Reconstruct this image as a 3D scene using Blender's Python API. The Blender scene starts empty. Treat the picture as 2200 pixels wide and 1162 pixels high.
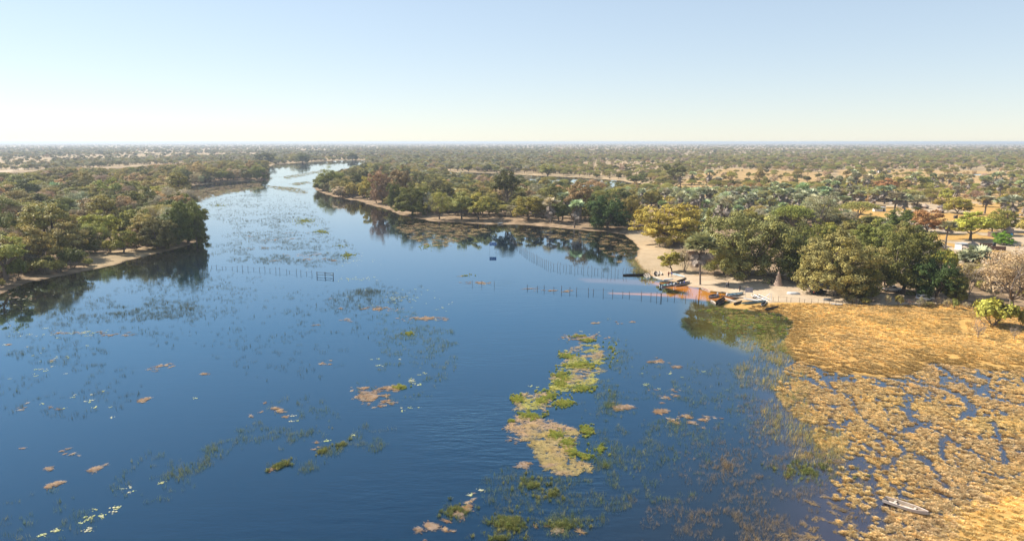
import bpy, math
import numpy as np
from math import sin, cos, tan, atan, atan2, radians, pi, sqrt, exp

# ---------------------------------------------------------------- camera, sky, sun
SC = bpy.context.scene
COL = SC.collection
CAMH = 42.0
FPX, CX, CY = 1500.0, 1100.0, 581.0
PITCH = atan((CY - 305.0) / FPX)
HAZE_DENSITY = 0.00012
cam = bpy.data.cameras.new("camera")
cam.lens = 36.0 * FPX / 2200.0
cam.clip_start = 0.5
cam.clip_end = 80000
camo = bpy.data.objects.new("camera", cam)
COL.objects.link(camo)
camo.location = (0, 0, CAMH)
camo.rotation_euler = (pi / 2 - PITCH, 0, 0)
SC.camera = camo
SUN_EL, SUN_AZ = radians(40), radians(-64)
w = bpy.data.worlds.new("World")
SC.world = w
w.use_nodes = True
wn = w.node_tree
sky = wn.nodes.new('ShaderNodeTexSky')
sky.sky_type = 'NISHITA'
sky.sun_disc = False
sky.sun_elevation = SUN_EL
sky.sun_rotation = SUN_AZ
sky.air_density = 1.0
sky.dust_density = 0.0
sky.ozone_density = 1.0
wn.nodes['Background'].inputs[1].default_value = 0.1
# the pale, dry-season sky: the same sky with its contrast softened by gamma and channel gains
gm = wn.nodes.new('ShaderNodeGamma'); gm.inputs[1].default_value = 0.5
vm = wn.nodes.new('ShaderNodeVectorMath'); vm.operation = 'MULTIPLY'; vm.inputs[1].default_value = (1.60, 1.69, 1.82)
wn.links.new(sky.outputs[0], gm.inputs[0]); wn.links.new(gm.outputs[0], vm.inputs[0])
wn.links.new(vm.outputs[0], wn.nodes['Background'].inputs[0])
sl = bpy.data.lights.new("sun", 'SUN')
sl.energy = 5.0
sl.angle = radians(0.5)
sl.color = (1.0, 0.93, 0.82)
so = bpy.data.objects.new("sun", sl)
COL.objects.link(so)
so.rotation_euler = (pi / 2 - SUN_EL, 0, -SUN_AZ + pi)
so.location = (-100, 60, 200)
SC.view_settings.view_transform = 'Standard'
SC.view_settings.look = 'None'
SC.view_settings.gamma = 1.0
SC.view_settings.exposure = 1.0
SC.cycles.max_bounces = 6
SC.cycles.diffuse_bounces = 2
SC.cycles.glossy_bounces = 3
SC.cycles.transmission_bounces = 3
SC.cycles.transparent_max_bounces = 6
SC.cycles.volume_bounces = 0
SC.cycles.caustics_reflective = False
SC.cycles.caustics_refractive = False

# ---------------------------------------------------------------- projection helpers
def G(px, py, z=0.0):
    """a spot of the photograph -> the point of the level ground seen there"""
    a, b = (px - CX) / FPX, (CY - py) / FPX
    d = (a, cos(PITCH) + b * sin(PITCH), -sin(PITCH) + b * cos(PITCH))
    t = (z - CAMH) / d[2]
    return (d[0] * t, d[1] * t)

def GA(P):
    return np.array([G(x, y) for x, y in P], float)

def PX(x, y, z=0.0):
    zc = y * cos(PITCH) - (z - CAMH) * sin(PITCH)
    yc = y * sin(PITCH) + (z - CAMH) * cos(PITCH)
    return CX + FPX * x / zc, CY - FPX * yc / zc

def depth(x, y):
    return y * cos(PITCH) + CAMH * sin(PITCH)

def mpp(px, py):
    x, y = G(px, py)
    return depth(x, y) / FPX

# ---------------------------------------------------------------- fields
def inpoly(X, Y, P):
    r = np.zeros(X.shape, bool)
    n = len(P)
    for i in range(n):
        x1, y1 = P[i]
        x2, y2 = P[(i + 1) % n]
        if y1 == y2:
            continue
        c = ((y1 > Y) != (y2 > Y)) & (X < (x2 - x1) * (Y - y1) / (y2 - y1) + x1)
        r ^= c
    return r

def segdist(X, Y, P, closed=True):
    d = np.full(X.shape, 1e18)
    n = len(P)
    for i in range(n if closed else n - 1):
        x1, y1 = P[i]
        x2, y2 = P[(i + 1) % n]
        dx, dy = x2 - x1, y2 - y1
        t = np.clip(((X - x1) * dx + (Y - y1) * dy) / (dx * dx + dy * dy + 1e-12), 0, 1)
        d = np.minimum(d, (X - x1 - t * dx) ** 2 + (Y - y1 - t * dy) ** 2)
    return np.sqrt(d)

def sdf(X, Y, P):
    d = segdist(X, Y, P)
    return np.where(inpoly(X, Y, P), -d, d)

def vnoise(X, Y, s, seed=0):
    x, y = X / s, Y / s
    xi, yi = np.floor(x), np.floor(y)
    fx, fy = x - xi, y - yi
    fx, fy = fx * fx * (3 - 2 * fx), fy * fy * (3 - 2 * fy)
    def h(a, b):
        v = np.sin(a * 127.1 + b * 311.7 + seed * 74.7) * 43758.5453
        return v - np.floor(v)
    return (h(xi, yi) * (1 - fx) + h(xi + 1, yi) * fx) * (1 - fy) + (h(xi, yi + 1) * (1 - fx) + h(xi + 1, yi + 1) * fx) * fy

def sm(a, b, x):
    t = np.clip((x - a) / (b - a), 0, 1)
    return t * t * (3 - 2 * t)

W_MAIN = GA([(-1500, 1400), (-900, 900), (-300, 720), (0, 632), (60, 607), (130, 593), (190, 581), (240, 571), (280, 559), (340, 544),
             (400, 530), (425, 520), (428, 490), (424, 460), (415, 440), (400, 425), (388, 410), (396, 400), (434, 397), (483, 391), (550, 388),
             (572, 380), (577, 358), (590, 354), (649, 350), (674, 348), (717, 346), (757, 344), (785, 345), (785, 356), (765, 366),
             (742, 373), (704, 392), (675, 403), (683, 411), (698, 416), (714, 422), (763, 431), (794, 440), (838, 452), (856, 462),
             (897, 469), (928, 476), (980, 478), (1050, 483), (1067, 482), (1134, 484), (1201, 490), (1277, 497), (1335, 503), (1360, 516),
             (1372, 536), (1366, 553), (1376, 574), (1400, 592), (1424, 602), (1450, 606), (1482, 616), (1506, 619), (1527, 625),
             (1556, 629), (1580, 634), (1588, 641), (1560, 652), (1550, 661), (1620, 668), (1672, 673), (1702, 690), (1692, 720),
             (1683, 745), (1712, 772), (1780, 797), (1850, 806), (1900, 811), (1960, 803), (2000, 778), (2100, 793), (2250, 802),
             (2700, 830), (2900, 960), (2500, 1000), (2250, 1015), (2130, 1060), (2040, 1108), (1995, 1165), (1960, 1400), (1900, 2200),
             (-1500, 2200)])
W_POND = GA([(962, 370), (1000, 370.5), (1100, 375), (1160, 378), (1250, 382), (1330, 388), (1375, 396), (1402, 405), (1330, 406),
             (1200, 400), (1080, 394), (960, 382)])
W_FAR = GA([(640, 324), (690, 322.5), (725, 324), (700, 327), (650, 327)])
W_RIGHT = GA([(2060, 374.5), (2200, 374), (2400, 374), (2400, 377.5), (2200, 377.5), (2075, 377)])
WATERS = [W_MAIN, W_POND, W_FAR, W_RIGHT]

def landsd(X, Y):
    r = None
    for P in WATERS:
        d = sdf(X, Y, P)
        r = d if r is None else np.minimum(r, d)
    return r

def height(X, Y):
    X = np.asarray(X, float)
    Y = np.asarray(Y, float)
    s = landsd(X, Y)
    D = np.hypot(X, Y)
    amp = np.clip(D / 250, 0.5, 3)
    s = s + (vnoise(X, Y, 6, 1) - .5) * 1.6 * amp + (vnoise(X, Y, 2.2, 2) - .5) * 0.7
    up = 0.02 + np.minimum(np.maximum(s, 0) * 0.07, 0.75) + (vnoise(X, Y, 14, 5) - .5) * 0.25 * sm(2, 10, s)
    dn = np.maximum(np.minimum(s, 0) * 0.13, -1.6)
    return np.where(s > 0, up, dn)

def hz(x, y):
    return float(height(np.array([x]), np.array([y]))[0])

# ---------------------------------------------------------------- mesh assembly
class B:
    def __init__(s):
        s.V = []; s.Q = []; s.T = []; s.n = 0
        s.tq = []; s.tt = []; s.mq = []; s.mt = []; s.m = 0
    def add(s, V, Q=None, T=None, tone=0.5):
        V = np.asarray(V, float).reshape(-1, 3)
        for F, A, tn, mi in ((Q, s.Q, s.tq, s.mq), (T, s.T, s.tt, s.mt)):
            if F is not None and len(F):
                F = np.asarray(F, int)
                A.append(F + s.n)
                t = np.asarray(tone, float)
                tn.append(np.full(len(F), float(t)) if t.ndim == 0 else t)
                mi.append(np.full(len(F), s.m))
        s.V.append(V)
        s.n += len(V)
    def box(s, c, d, rz=0.0, tone=0.5, taper=1.0, ry=0.0):
        x, y, z = d[0] / 2, d[1] / 2, d[2] / 2
        V = np.array([(-x, -y, -z), (x, -y, -z), (x, y, -z), (-x, y, -z), (-x * taper, -y * taper, z), (x * taper, -y * taper, z), (x * taper, y * taper, z), (-x * taper, y * taper, z)])
        if ry:
            V = V @ np.array([(cos(ry), 0, -sin(ry)), (0, 1, 0), (sin(ry), 0, cos(ry))])
        R = np.array([(cos(rz), sin(rz), 0), (-sin(rz), cos(rz), 0), (0, 0, 1)])
        s.add(V @ R + np.array(c), Q=[(0, 3, 2, 1), (4, 5, 6, 7), (0, 1, 5, 4), (1, 2, 6, 5), (2, 3, 7, 6), (3, 0, 4, 7)], tone=tone)
        return s
    def tube(s, P, R, k=6, tone=0.5):
        P = np.asarray(P, float)
        n = len(P)
        R = np.broadcast_to(np.asarray(R, float), (n,))
        d = np.gradient(P, axis=0)
        d /= np.linalg.norm(d, axis=1)[:, None] + 1e-9
        up = np.array([0, 0, 1.0]) if abs(d[0][2]) < .9 else np.array([1.0, 0, 0])
        a = np.cross(d, up); a /= np.linalg.norm(a, axis=1)[:, None] + 1e-9
        b = np.cross(d, a)
        th = np.arange(k) * 2 * pi / k
        V = P[:, None, :] + R[:, None, None] * (a[:, None, :] * np.cos(th)[None, :, None] + b[:, None, :] * np.sin(th)[None, :, None])
        Q = [(i * k + j, (i + 1) * k + j, (i + 1) * k + (j + 1) % k, i * k + (j + 1) % k) for i in range(n - 1) for j in range(k)]
        V = V.reshape(-1, 3)
        V = np.vstack([V, P[:1], P[-1:]])
        T = [(n * k, j, (j + 1) % k) for j in range(k)] + [(n * k + 1, (n - 1) * k + (j + 1) % k, (n - 1) * k + j) for j in range(k)]
        s.add(V, Q=Q, tone=tone)
        s.n -= len(V); s.V.pop()
        s.add(V, T=T, tone=tone)
        return s
    def lathe(s, prof, k=16, c=(0, 0, 0), tone=0.5, jit=0.0, rs=None):
        th = np.arange(k) * 2 * pi / k
        V = []
        for r, z in prof:
            rr = r * (1 + (rs.uniform(-jit, jit, k) if rs is not None else 0))
            V.append(np.stack([np.cos(th) * rr, np.sin(th) * rr, np.full(k, float(z))], 1))
        n = len(prof)
        Q = [(i * k + j, i * k + (j + 1) % k, (i + 1) * k + (j + 1) % k, (i + 1) * k + j) for i in range(n - 1) for j in range(k)]
        s.add(np.vstack(V) + np.array(c), Q=Q, tone=tone)
        return s
    def leaves(s, C, N, S, rs, tone, asp=0.75):
        n = len(C)
        N = N / (np.linalg.norm(N, axis=1)[:, None] + 1e-9)
        r = rs.normal(size=(n, 3))
        a = np.cross(N, r); a /= np.linalg.norm(a, axis=1)[:, None] + 1e-9
        b = np.cross(N, a)
        S = np.broadcast_to(np.asarray(S, float), (n,))[:, None]
        V = np.stack([C - a * S, C - b * S * asp, C + a * S, C + b * S * asp], 1).reshape(-1, 3)
        Q = np.arange(n * 4).reshape(n, 4)
        s.add(V, Q=Q, tone=tone)
        return s
    def mesh(s, name, mats, smooth=False, tone=True):
        me = bpy.data.meshes.new(name)
        V = np.vstack(s.V)
        Q = np.vstack(s.Q) if s.Q else np.zeros((0, 4), int)
        T = np.vstack(s.T) if s.T else np.zeros((0, 3), int)
        me.vertices.add(len(V)); me.vertices.foreach_set('co', V.astype(np.float32).ravel())
        li = np.concatenate([Q.ravel(), T.ravel()]).astype(np.int32)
        me.loops.add(len(li)); me.loops.foreach_set('vertex_index', li)
        nf = len(Q) + len(T)
        me.polygons.add(nf)
        st = np.concatenate([np.arange(len(Q)) * 4, len(Q) * 4 + np.arange(len(T)) * 3]).astype(np.int32)
        me.polygons.foreach_set('loop_start', st)
        mi = np.concatenate([np.concatenate(s.mq) if s.mq else [], np.concatenate(s.mt) if s.mt else []]).astype(np.int32)
        if not isinstance(mats, (list, tuple)):
            mats = [mats]
        for m in mats:
            me.materials.append(m)
        me.polygons.foreach_set('material_index', mi)
        me.polygons.foreach_set('use_smooth', np.full(nf, smooth))
        if tone:
            tn = np.concatenate([np.concatenate(s.tq) if s.tq else [], np.concatenate(s.tt) if s.tt else []]).astype(np.float32)
            at = me.attributes.new('tone', 'FLOAT', 'FACE')
            at.data.foreach_set('value', tn)
        me.update(calc_edges=True)
        return me

def link(name, data, parent=None, loc=None, rz=None):
    o = bpy.data.objects.new(name, data)
    COL.objects.link(o)
    if parent is not None:
        o.parent = parent
    if loc is not None:
        o.location = loc
    if rz is not None:
        o.rotation_euler = (0, 0, rz)
    return o

def tag(o, label=None, cat=None, group=None, kind=None):
    if label: o['label'] = label
    if cat: o['category'] = cat
    if group: o['group'] = group
    if kind: o['kind'] = kind
    return o

# ---------------------------------------------------------------- materials
def nmat(name):
    m = bpy.data.materials.new(name)
    m.use_nodes = True
    nt = m.node_tree
    nt.nodes.clear()
    out = nt.nodes.new('ShaderNodeOutputMaterial')
    return m, nt, out

class N:
    def __init__(s, nt): s.t = nt
    def node(s, ty, **k):
        n = s.t.nodes.new(ty)
        for a, v in k.items(): setattr(n, a, v)
        return n
    def put(s, sock, v):
        if hasattr(v, 'is_output') or isinstance(v, bpy.types.NodeSocket): s.t.links.new(v, sock)
        else: sock.default_value = v
    def math(s, op, a, b=0.0, c=None):
        n = s.node('ShaderNodeMath', operation=op)
        s.put(n.inputs[0], a); s.put(n.inputs[1], b)
        if c is not None: s.put(n.inputs[2], c)
        return n.outputs[0]
    def mix(s, f, a, b, bt='MIX'):
        n = s.node('ShaderNodeMix', data_type='RGBA', blend_type=bt)
        s.put(n.inputs[0], f); s.put(n.inputs[6], a); s.put(n.inputs[7], b)
        return n.outputs[2]
    def noise(s, vec, sc, det=3.0, rough=.55):
        n = s.node('ShaderNodeTexNoise')
        if vec is not None: s.put(n.inputs['Vector'], vec)
        n.inputs['Scale'].default_value = sc; n.inputs['Detail'].default_value = det; n.inputs['Roughness'].default_value = rough
        return n.outputs[0]
    def ramp(s, f, a, b, lo=0.0, hi=1.0):
        n = s.node('ShaderNodeMapRange')
        s.put(n.inputs[0], f); n.inputs[1].default_value = a; n.inputs[2].default_value = b
        n.inputs[3].default_value = lo; n.inputs[4].default_value = hi
        return n.outputs[0]
    def pos(s): return s.node('ShaderNodeNewGeometry').outputs['Position']
    def attr(s, name, ty='GEOMETRY'): return s.node('ShaderNodeAttribute', attribute_name=name, attribute_type=ty)

def c4(c): return (c[0], c[1], c[2], 1.0)

def simple(name, col, rough=.6, metal=0.0, var=.25, scale=2.0, spec=.3, bump=0.0):
    m, nt, out = nmat(name)
    n = N(nt)
    p = n.node('ShaderNodeBsdfPrincipled')
    tc = n.node('ShaderNodeTexCoord').outputs['Object']
    f = n.noise(tc, scale, 4)
    d = tuple(c * (1 - var) for c in col); l = tuple(min(1, c * (1 + var)) for c in col)
    n.put(p.inputs['Base Color'], n.mix(n.ramp(f, .3, .7), c4(d), c4(l)))
    p.inputs['Roughness'].default_value = rough
    p.inputs['Metallic'].default_value = metal
    p.inputs['Specular IOR Level'].default_value = spec
    if bump:
        b = n.node('ShaderNodeBump'); b.inputs['Strength'].default_value = bump; b.inputs['Distance'].default_value = .05
        n.put(b.inputs['Height'], n.noise(tc, scale * 4, 4)); n.put(p.inputs['Normal'], b.outputs[0])
    nt.links.new(p.outputs[0], out.inputs[0])
    return m

def leafmat(name, trans=.2, lo=.55, hi=1.5, warm=(1.14, 1.0, .66), gloss=.08):
    m, nt, out = nmat(name)
    n = N(nt)
    t = n.attr('tint', 'INSTANCER').outputs['Color']
    tone = n.attr('tone').outputs['Fac']
    oi = n.node('ShaderNodeObjectInfo').outputs['Random']
    k = n.ramp(tone, 0, 1, lo * .75, hi * 1.2)
    sc = n.node('ShaderNodeVectorMath', operation='SCALE')
    n.put(sc.inputs[0], t); n.put(sc.inputs['Scale'], k)
    wv = n.node('ShaderNodeVectorMath', operation='MULTIPLY')
    n.put(wv.inputs[0], sc.outputs[0]); wv.inputs[1].default_value = warm
    nz = n.noise(n.pos(), .35, 2)
    f = n.math('MULTIPLY', n.ramp(nz, .42, .68), .75)
    col = n.mix(f, sc.outputs[0], wv.outputs[0])
    df = n.node('ShaderNodeBsdfPrincipled')
    n.put(df.inputs['Base Color'], col)
    df.inputs['Roughness'].default_value = .55
    df.inputs['Specular IOR Level'].default_value = gloss
    tr = n.node('ShaderNodeBsdfTranslucent')
    n.put(tr.inputs[0], col)
    mx = n.node('ShaderNodeMixShader'); mx.inputs[0].default_value = trans
    nt.links.new(df.outputs[0], mx.inputs[1]); nt.links.new(tr.outputs[0], mx.inputs[2])
    nt.links.new(mx.outputs[0], out.inputs[0])
    return m

LEAF = leafmat('leaves')
FROND = leafmat('palm_fronds', trans=.15, lo=.6, hi=1.5, warm=(1.12, 1.02, .75), gloss=.15)
BARK = simple('bark', (.17, .13, .10), .9, var=.35, scale=3)
PBARK = simple('palm_bark', (.20, .16, .13), .9, var=.3, scale=6)
TWIG = simple('twigs', (.30, .24, .20), .9, var=.25, scale=5)
DRYF = simple('dry_fronds', (.27, .22, .18), .9, var=.4, scale=1.5)
BLADE = leafmat('grass_blades', trans=.3, lo=.5, hi=1.4, warm=(1.15, 1.05, .8), gloss=.2)

def ground_material():
    m, nt, out = nmat('ground')
    n = N(nt)
    P = n.pos()
    cv = n.attr('cover').outputs['Color']
    sep = n.node('ShaderNodeSeparateColor'); n.put(sep.inputs[0], cv)
    r, g, b = sep.outputs[0], sep.outputs[1], sep.outputs[2]
    wet = n.attr('wet').outputs['Fac']
    n1 = n.noise(P, .02, 5, .65); n2 = n.noise(P, .25, 5, .6); n3 = n.noise(P, 2.5, 4, .6)
    far = n.mix(n.ramp(n1, .38, .62), c4((.24, .18, .105)), c4((.42, .30, .17)))
    far = n.mix(n.ramp(n2, .45, .75, 0, .55), far, c4((.24, .18, .10)))
    gold = n.mix(n.ramp(n2, .35, .65), c4((.38, .22, .07)), c4((.52, .32, .10)))
    gold = n.mix(n.ramp(n3, .5, .72, 0, .6), gold, c4((.24, .13, .04)))
    sand = n.mix(n.ramp(n2, .35, .7), c4((.48, .38, .265)), c4((.38, .285, .19)))
    sand = n.mix(n.ramp(n3, .5, .75, 0, .5), sand, c4((.36, .26, .17)))
    mpt = n.node('ShaderNodeMapping'); n.put(mpt.inputs[0], P); mpt.inputs['Scale'].default_value = (.12, .8, 1); mpt.inputs['Rotation'].default_value = (0, 0, radians(-14))
    sand = n.mix(n.ramp(n.noise(mpt.outputs[0], 1.0, 5, .6), .52, .66, 0, .55), sand, c4((.36, .25, .16)))
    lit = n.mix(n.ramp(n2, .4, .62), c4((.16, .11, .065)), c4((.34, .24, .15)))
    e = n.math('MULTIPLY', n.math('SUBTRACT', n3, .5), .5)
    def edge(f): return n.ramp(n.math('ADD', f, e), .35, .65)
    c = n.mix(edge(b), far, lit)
    c = n.mix(edge(g), c, gold)
    c = n.mix(edge(r), c, sand)
    c = n.mix(n.ramp(wet, 0, 1), c, n.mix(r, c4((.10, .07, .04)), c4((.38, .24, .13))))
    p = n.node('ShaderNodeBsdfPrincipled')
    n.put(p.inputs['Base Color'], c); p.inputs['Roughness'].default_value = .95; p.inputs['Specular IOR Level'].default_value = .1
    bp = n.node('ShaderNodeBump'); bp.inputs['Strength'].default_value = .6; bp.inputs['Distance'].default_value = .25
    n.put(bp.inputs['Height'], n.noise(P, 1.2, 5, .65)); n.put(p.inputs['Normal'], bp.outputs[0])
    nt.links.new(p.outputs[0], out.inputs[0])
    return m

def water_material():
    m, nt, out = nmat('river_water')
    n = N(nt)
    P = n.pos()
    a = n.attr('body').outputs['Color']
    nz = n.noise(P, .5, 4)
    col = n.mix(n.ramp(nz, .3, .7, 0, .35), a, n.mix(1.0, a, c4((.55, .5, .5)), 'MULTIPLY'))
    p = n.node('ShaderNodeBsdfDiffuse')
    n.put(p.inputs['Color'], col)
    gl = n.node('ShaderNodeBsdfGlossy')
    rip = n.attr('ripple').outputs['Fac']
    mp = n.node('ShaderNodeMapping'); n.put(mp.inputs[0], P); mp.inputs['Rotation'].default_value = (0, 0, radians(12)); mp.inputs['Scale'].default_value = (.55, 1.5, 1)
    h1 = n.noise(mp.outputs[0], .9, 4, .6)
    mp2 = n.node('ShaderNodeMapping'); n.put(mp2.inputs[0], P); mp2.inputs['Scale'].default_value = (.12, .45, 1); mp2.inputs['Rotation'].default_value = (0, 0, radians(-10))
    h2 = n.noise(mp2.outputs[0], 1.0, 3, .5)
    gust = n.ramp(n.noise(P, .018, 3), .42, .62, .0, 1.0)
    st = n.math('MULTIPLY', n.math('MULTIPLY', rip, gust), 1.0)
    b1 = n.node('ShaderNodeBump'); b1.inputs['Distance'].default_value = .13
    n.put(b1.inputs['Strength'], st)
    n.put(b1.inputs['Height'], n.math('ADD', h1, n.math('MULTIPLY', h2, 1.4)))
    n.put(gl.inputs['Normal'], b1.outputs[0])
    n.put(gl.inputs['Roughness'], n.ramp(rip, 0, 1, .02, .10))
    # reflectance rising towards grazing view, softened by wavelets
    lw = n.node('ShaderNodeLayerWeight'); lw.inputs['Blend'].default_value = .5
    n.put(lw.inputs['Normal'], b1.outputs[0])
    f = n.math('ADD', n.math('MULTIPLY', n.math('POWER', lw.outputs['Facing'], 3.1), .97), .02)
    n.put(gl.inputs['Color'], n.mix(n.ramp(f, .42, .76), c4((.50, .80, 1.0)), c4((.93, .98, 1.0))))
    mx = n.node('ShaderNodeMixShader'); n.put(mx.inputs[0], f)
    nt.links.new(p.outputs[0], mx.inputs[1]); nt.links.new(gl.outputs[0], mx.inputs[2])
    nt.links.new(mx.outputs[0], out.inputs[0])
    return m

# ---------------------------------------------------------------- land sheet and water sheet
def polar():
    azf = np.radians(np.linspace(-43, 43, 1000))
    azb = np.radians(np.linspace(43, 317, 60)[1:-1])
    az = np.concatenate([azf, azb])
    dep = np.radians(np.concatenate([[88, 75, 62, 52, 44], np.linspace(38, 5.0, 300), np.linspace(5.0, 0.45, 190)[1:], [.38, .3, .23, .17, .12, .085]]))
    r = CAMH / np.tan(dep)
    A, R = np.meshgrid(az, r)
    return np.sin(A) * R, np.cos(A) * R

def add_sheet(name, X, Y, Z, keep, mat, cols, floats):
    nr, na = X.shape
    i = np.arange(nr - 1)[:, None] * na
    j = np.arange(na)[None, :]
    j2 = (j + 1) % na
    Q = np.stack([i + j, i + na + j, i + na + j2, i + j2], -1).reshape(-1, 4)
    # wound to face up
    Q = Q[:, ::-1]
    if keep is not None:
        k = keep.ravel()
        Q = Q[k[Q].any(axis=1)]
        used = np.unique(Q)
        mp = np.full(X.size, -1); mp[used] = np.arange(len(used))
        Q = mp[Q]
    else:
        used = np.arange(X.size)
    V = np.stack([X.ravel(), Y.ravel(), Z.ravel()], 1)[used]
    b = B(); b.add(V, Q=Q)
    me = b.mesh(name, mat, smooth=True, tone=False)
    for k, v in cols.items():
        at = me.attributes.new(k, 'FLOAT_COLOR', 'POINT')
        at.data.foreach_set('color', np.concatenate([v.reshape(-1, 3)[used], np.ones((len(used), 1))], 1).astype(np.float32).ravel())
    for k, v in floats.items():
        at = me.attributes.new(k, 'FLOAT', 'POINT')
        at.data.foreach_set('value', v.ravel()[used].astype(np.float32))
    me.update()
    nrm = me.polygons[len(me.polygons) // 2].normal
    if nrm.z < 0: me.flip_normals()
    return link(name, me)

GX, GY = polar()
GZ = height(GX, GY)
P_BEACH = GA([(1385, 586), (1440, 584), (1500, 598), (1560, 596), (1650, 600), (1740, 618), (1800, 632), (1960, 640), (2040, 648), (2060, 657), (1900, 662),
              (1790, 657), (1690, 655), (1650, 655), (1600, 646), (1570, 640), (1540, 632), (1480, 620), (1430, 608)])
P_VILL = GA([(1760, 452), (1840, 446), (1960, 440), (2060, 436), (2200, 442), (2300, 455), (2300, 600), (2180, 600), (2090, 590), (2010, 560), (1960, 515), (1870, 505), (1780, 490)])
P_LAWN = GA([(1990, 505), (2020, 520), (2030, 560), (2010, 570), (1990, 550), (1975, 520)])
P_GOLD = GA([(1540, 658), (1600, 648), (1690, 655), (1790, 657), (1900, 662), (2060, 657), (2250, 670), (2900, 700), (2900, 1500), (1900, 1500), (1940, 1162), (1700, 1000), (1650, 760), (1600, 690)])
P_PONDSIDE = GA([(1340, 498), (1400, 500), (1430, 530), (1450, 560), (1480, 590), (1420, 600), (1370, 590), (1350, 540)])
P_WOOD1 = GA([(-900, 760), (-600, 420), (-200, 372), (120, 368), (330, 356), (480, 370), (575, 366), (572, 384), (434, 396), (400, 400), (420, 440), (432, 500), (428, 520), (340, 540), (345, 532), (240, 545), (180, 552), (185, 585), (60, 612), (0, 636)])
P_WOOD2_SHADE = GA([(660, 403), (745, 372), (790, 360), (850, 364), (950, 390), (1100, 398), (1340, 410), (1420, 425), (1600, 430), (1780, 445), (1800, 500), (1960, 530), (2090, 600), (2300, 640), (2300, 680),
              (2060, 657), (1800, 640), (1760, 618), (1640, 606), (1500, 600), (1440, 530), (1400, 506), (1340, 504), (1280, 502), (1200, 494), (1130, 488), (1050, 487), (930, 481), (890, 472), (840, 458), (800, 448), (760, 434), (700, 420)])  # wood litter, stretched to the shore and under beach trees as painted shade
P_CLRS = [GA([(-400, 366), (0, 368), (120, 352), (330, 344), (560, 336), (560, 329), (300, 330), (0, 334), (-400, 336)])]
P_CLRG = [GA([(1385, 420), (1500, 372), (1560, 362), (1790, 372), (1800, 405), (1600, 425), (1480, 428)]), GA([(1790, 366), (1900, 364), (2300, 372), (2300, 440), (1990, 436), (1790, 410)])]
def wt(P, soft):
    return sm(soft, -soft, sdf(GX, GY, P))
vg = sm(.42, .56, vnoise(GX, GY, 22, 71) * .7 + vnoise(GX, GY, 7, 72) * .3)
cover = np.stack([np.maximum.reduce([wt(P_BEACH, 1.2), wt(P_VILL, 4) * (.62 - .62 * vg), wt(P_PONDSIDE, 3) * .45] + [wt(P, 25) * .34 for P in P_CLRS]), np.maximum.reduce([wt(P_GOLD, 1.5), wt(P_LAWN, 2), wt(P_VILL, 4) * vg * .8] + [wt(P, 10) * .5 for P in P_CLRG]), np.maximum(wt(P_WOOD1, 4), wt(P_WOOD2_SHADE, 3))], -1)
PATHS = [([(2080, 690), (2066, 700), (2070, 715), (2076, 722)], .5), ([(1960, 505), (2010, 525), (2060, 545), (2130, 585)], 3.0), 
         ([(1690, 322), (1820, 321.5)], 40), ([(1580, 322.5), (1690, 322)], 25), ([(0, 372), (60, 360)], 14)]
for pl, wd in PATHS[1:]:
    d = segdist(GX, GY, GA(pl), False)
    cover[..., 0] = np.maximum(cover[..., 0], sm(wd, wd * .5, d) * .8)
wetv = sm(.10, 0.0, GZ)
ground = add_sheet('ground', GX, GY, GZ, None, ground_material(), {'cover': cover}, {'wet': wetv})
tag(ground, 'sandy floodplain ground with golden grass and dry clearings', kind='structure')
# tannin-stained shallows: clear tea-coloured water over sand
P_TAN = GA([(1395, 606), (1440, 609), (1480, 616), (1527, 627), (1560, 632), (1580, 637), (1560, 646), (1520, 646), (1450, 638), (1380, 633.5), (1310, 630), (1330, 629), (1420, 631), (1480, 634), (1478, 628), (1450, 622), (1410, 612)])
P_PINK = GA([(1240, 598), (1320, 600), (1400, 602), (1425, 608), (1410, 614), (1330, 610), (1260, 606)])
P_BROWN = GA([(1470, 645), (1540, 655), (1620, 668), (1690, 690), (1690, 745), (1600, 760), (1500, 720), (1470, 680)])
deep = np.array([.002, .014, .034])
mud = np.array([.045, .040, .022]); tan = np.array([.60, .20, .015]); pink = np.array([.30, .16, .12]); sky_purple = np.array([.045, .035, .045])
bd = np.tile(deep, GX.shape + (1,))
sh = sm(-.75, -.02, GZ)[..., None]
bd = bd * (1 - sh) + mud * sh
bank_reflection = sm(45, 6, -landsd(GX, GY))[..., None] * np.where(GX < 60, 1, .6)[..., None] * .85
bd = bd * (1 - bank_reflection) + np.array([.016, .013, .008]) * bank_reflection  # body painted darker towards the banks for the trees' dark reflections
for P, c, s_ in ((P_BROWN, np.array([.085, .070, .018]), 3), (P_PINK, pink, 1.2), (P_TAN, tan, 1.0)):
    k = wt(P, s_)[..., None] * (.95 if c is not pink else .35)
    bd = bd * (1 - k) + c * k
P_MARSH = GA([(1660, 745), (1720, 775), (1780, 800), (1900, 811), (1960, 803), (2000, 778), (2250, 800), (2900, 960), (2500, 1000), (2250, 1015), (2130, 1060), (2040, 1108), (1995, 1165), (1900, 1300), (1690, 1200), (1720, 1000), (1640, 900), (1640, 830)])
k = wt(P_MARSH, 6)[..., None] * .85
bd = bd * (1 - k) + sky_purple * k  # marsh body tinted with the purple-grey of reflected sky
rip = np.full(GX.shape, .10)
for (ex, ey, rx, ry, v) in ((960, 980, 420, 260, 1.0), (1000, 760, 160, 140, .8), (1150, 640, 120, 30, .35), (300, 1100, 500, 120, .4), (1080, 620, 90, 22, .45), (690, 400, 60, 40, .3)):
    c = G(ex, ey); ax = abs(G(ex + rx, ey)[0] - c[0]); ay = (G(ex, ey - ry)[1] - G(ex, ey + ry)[1]) / 2
    q = np.exp(-(((GX - c[0]) / ax) ** 2 + ((GY - c[1]) / ay) ** 2))
    rip = np.maximum(rip, .10 + v * .9 * q)
WATER = water_material()
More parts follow.
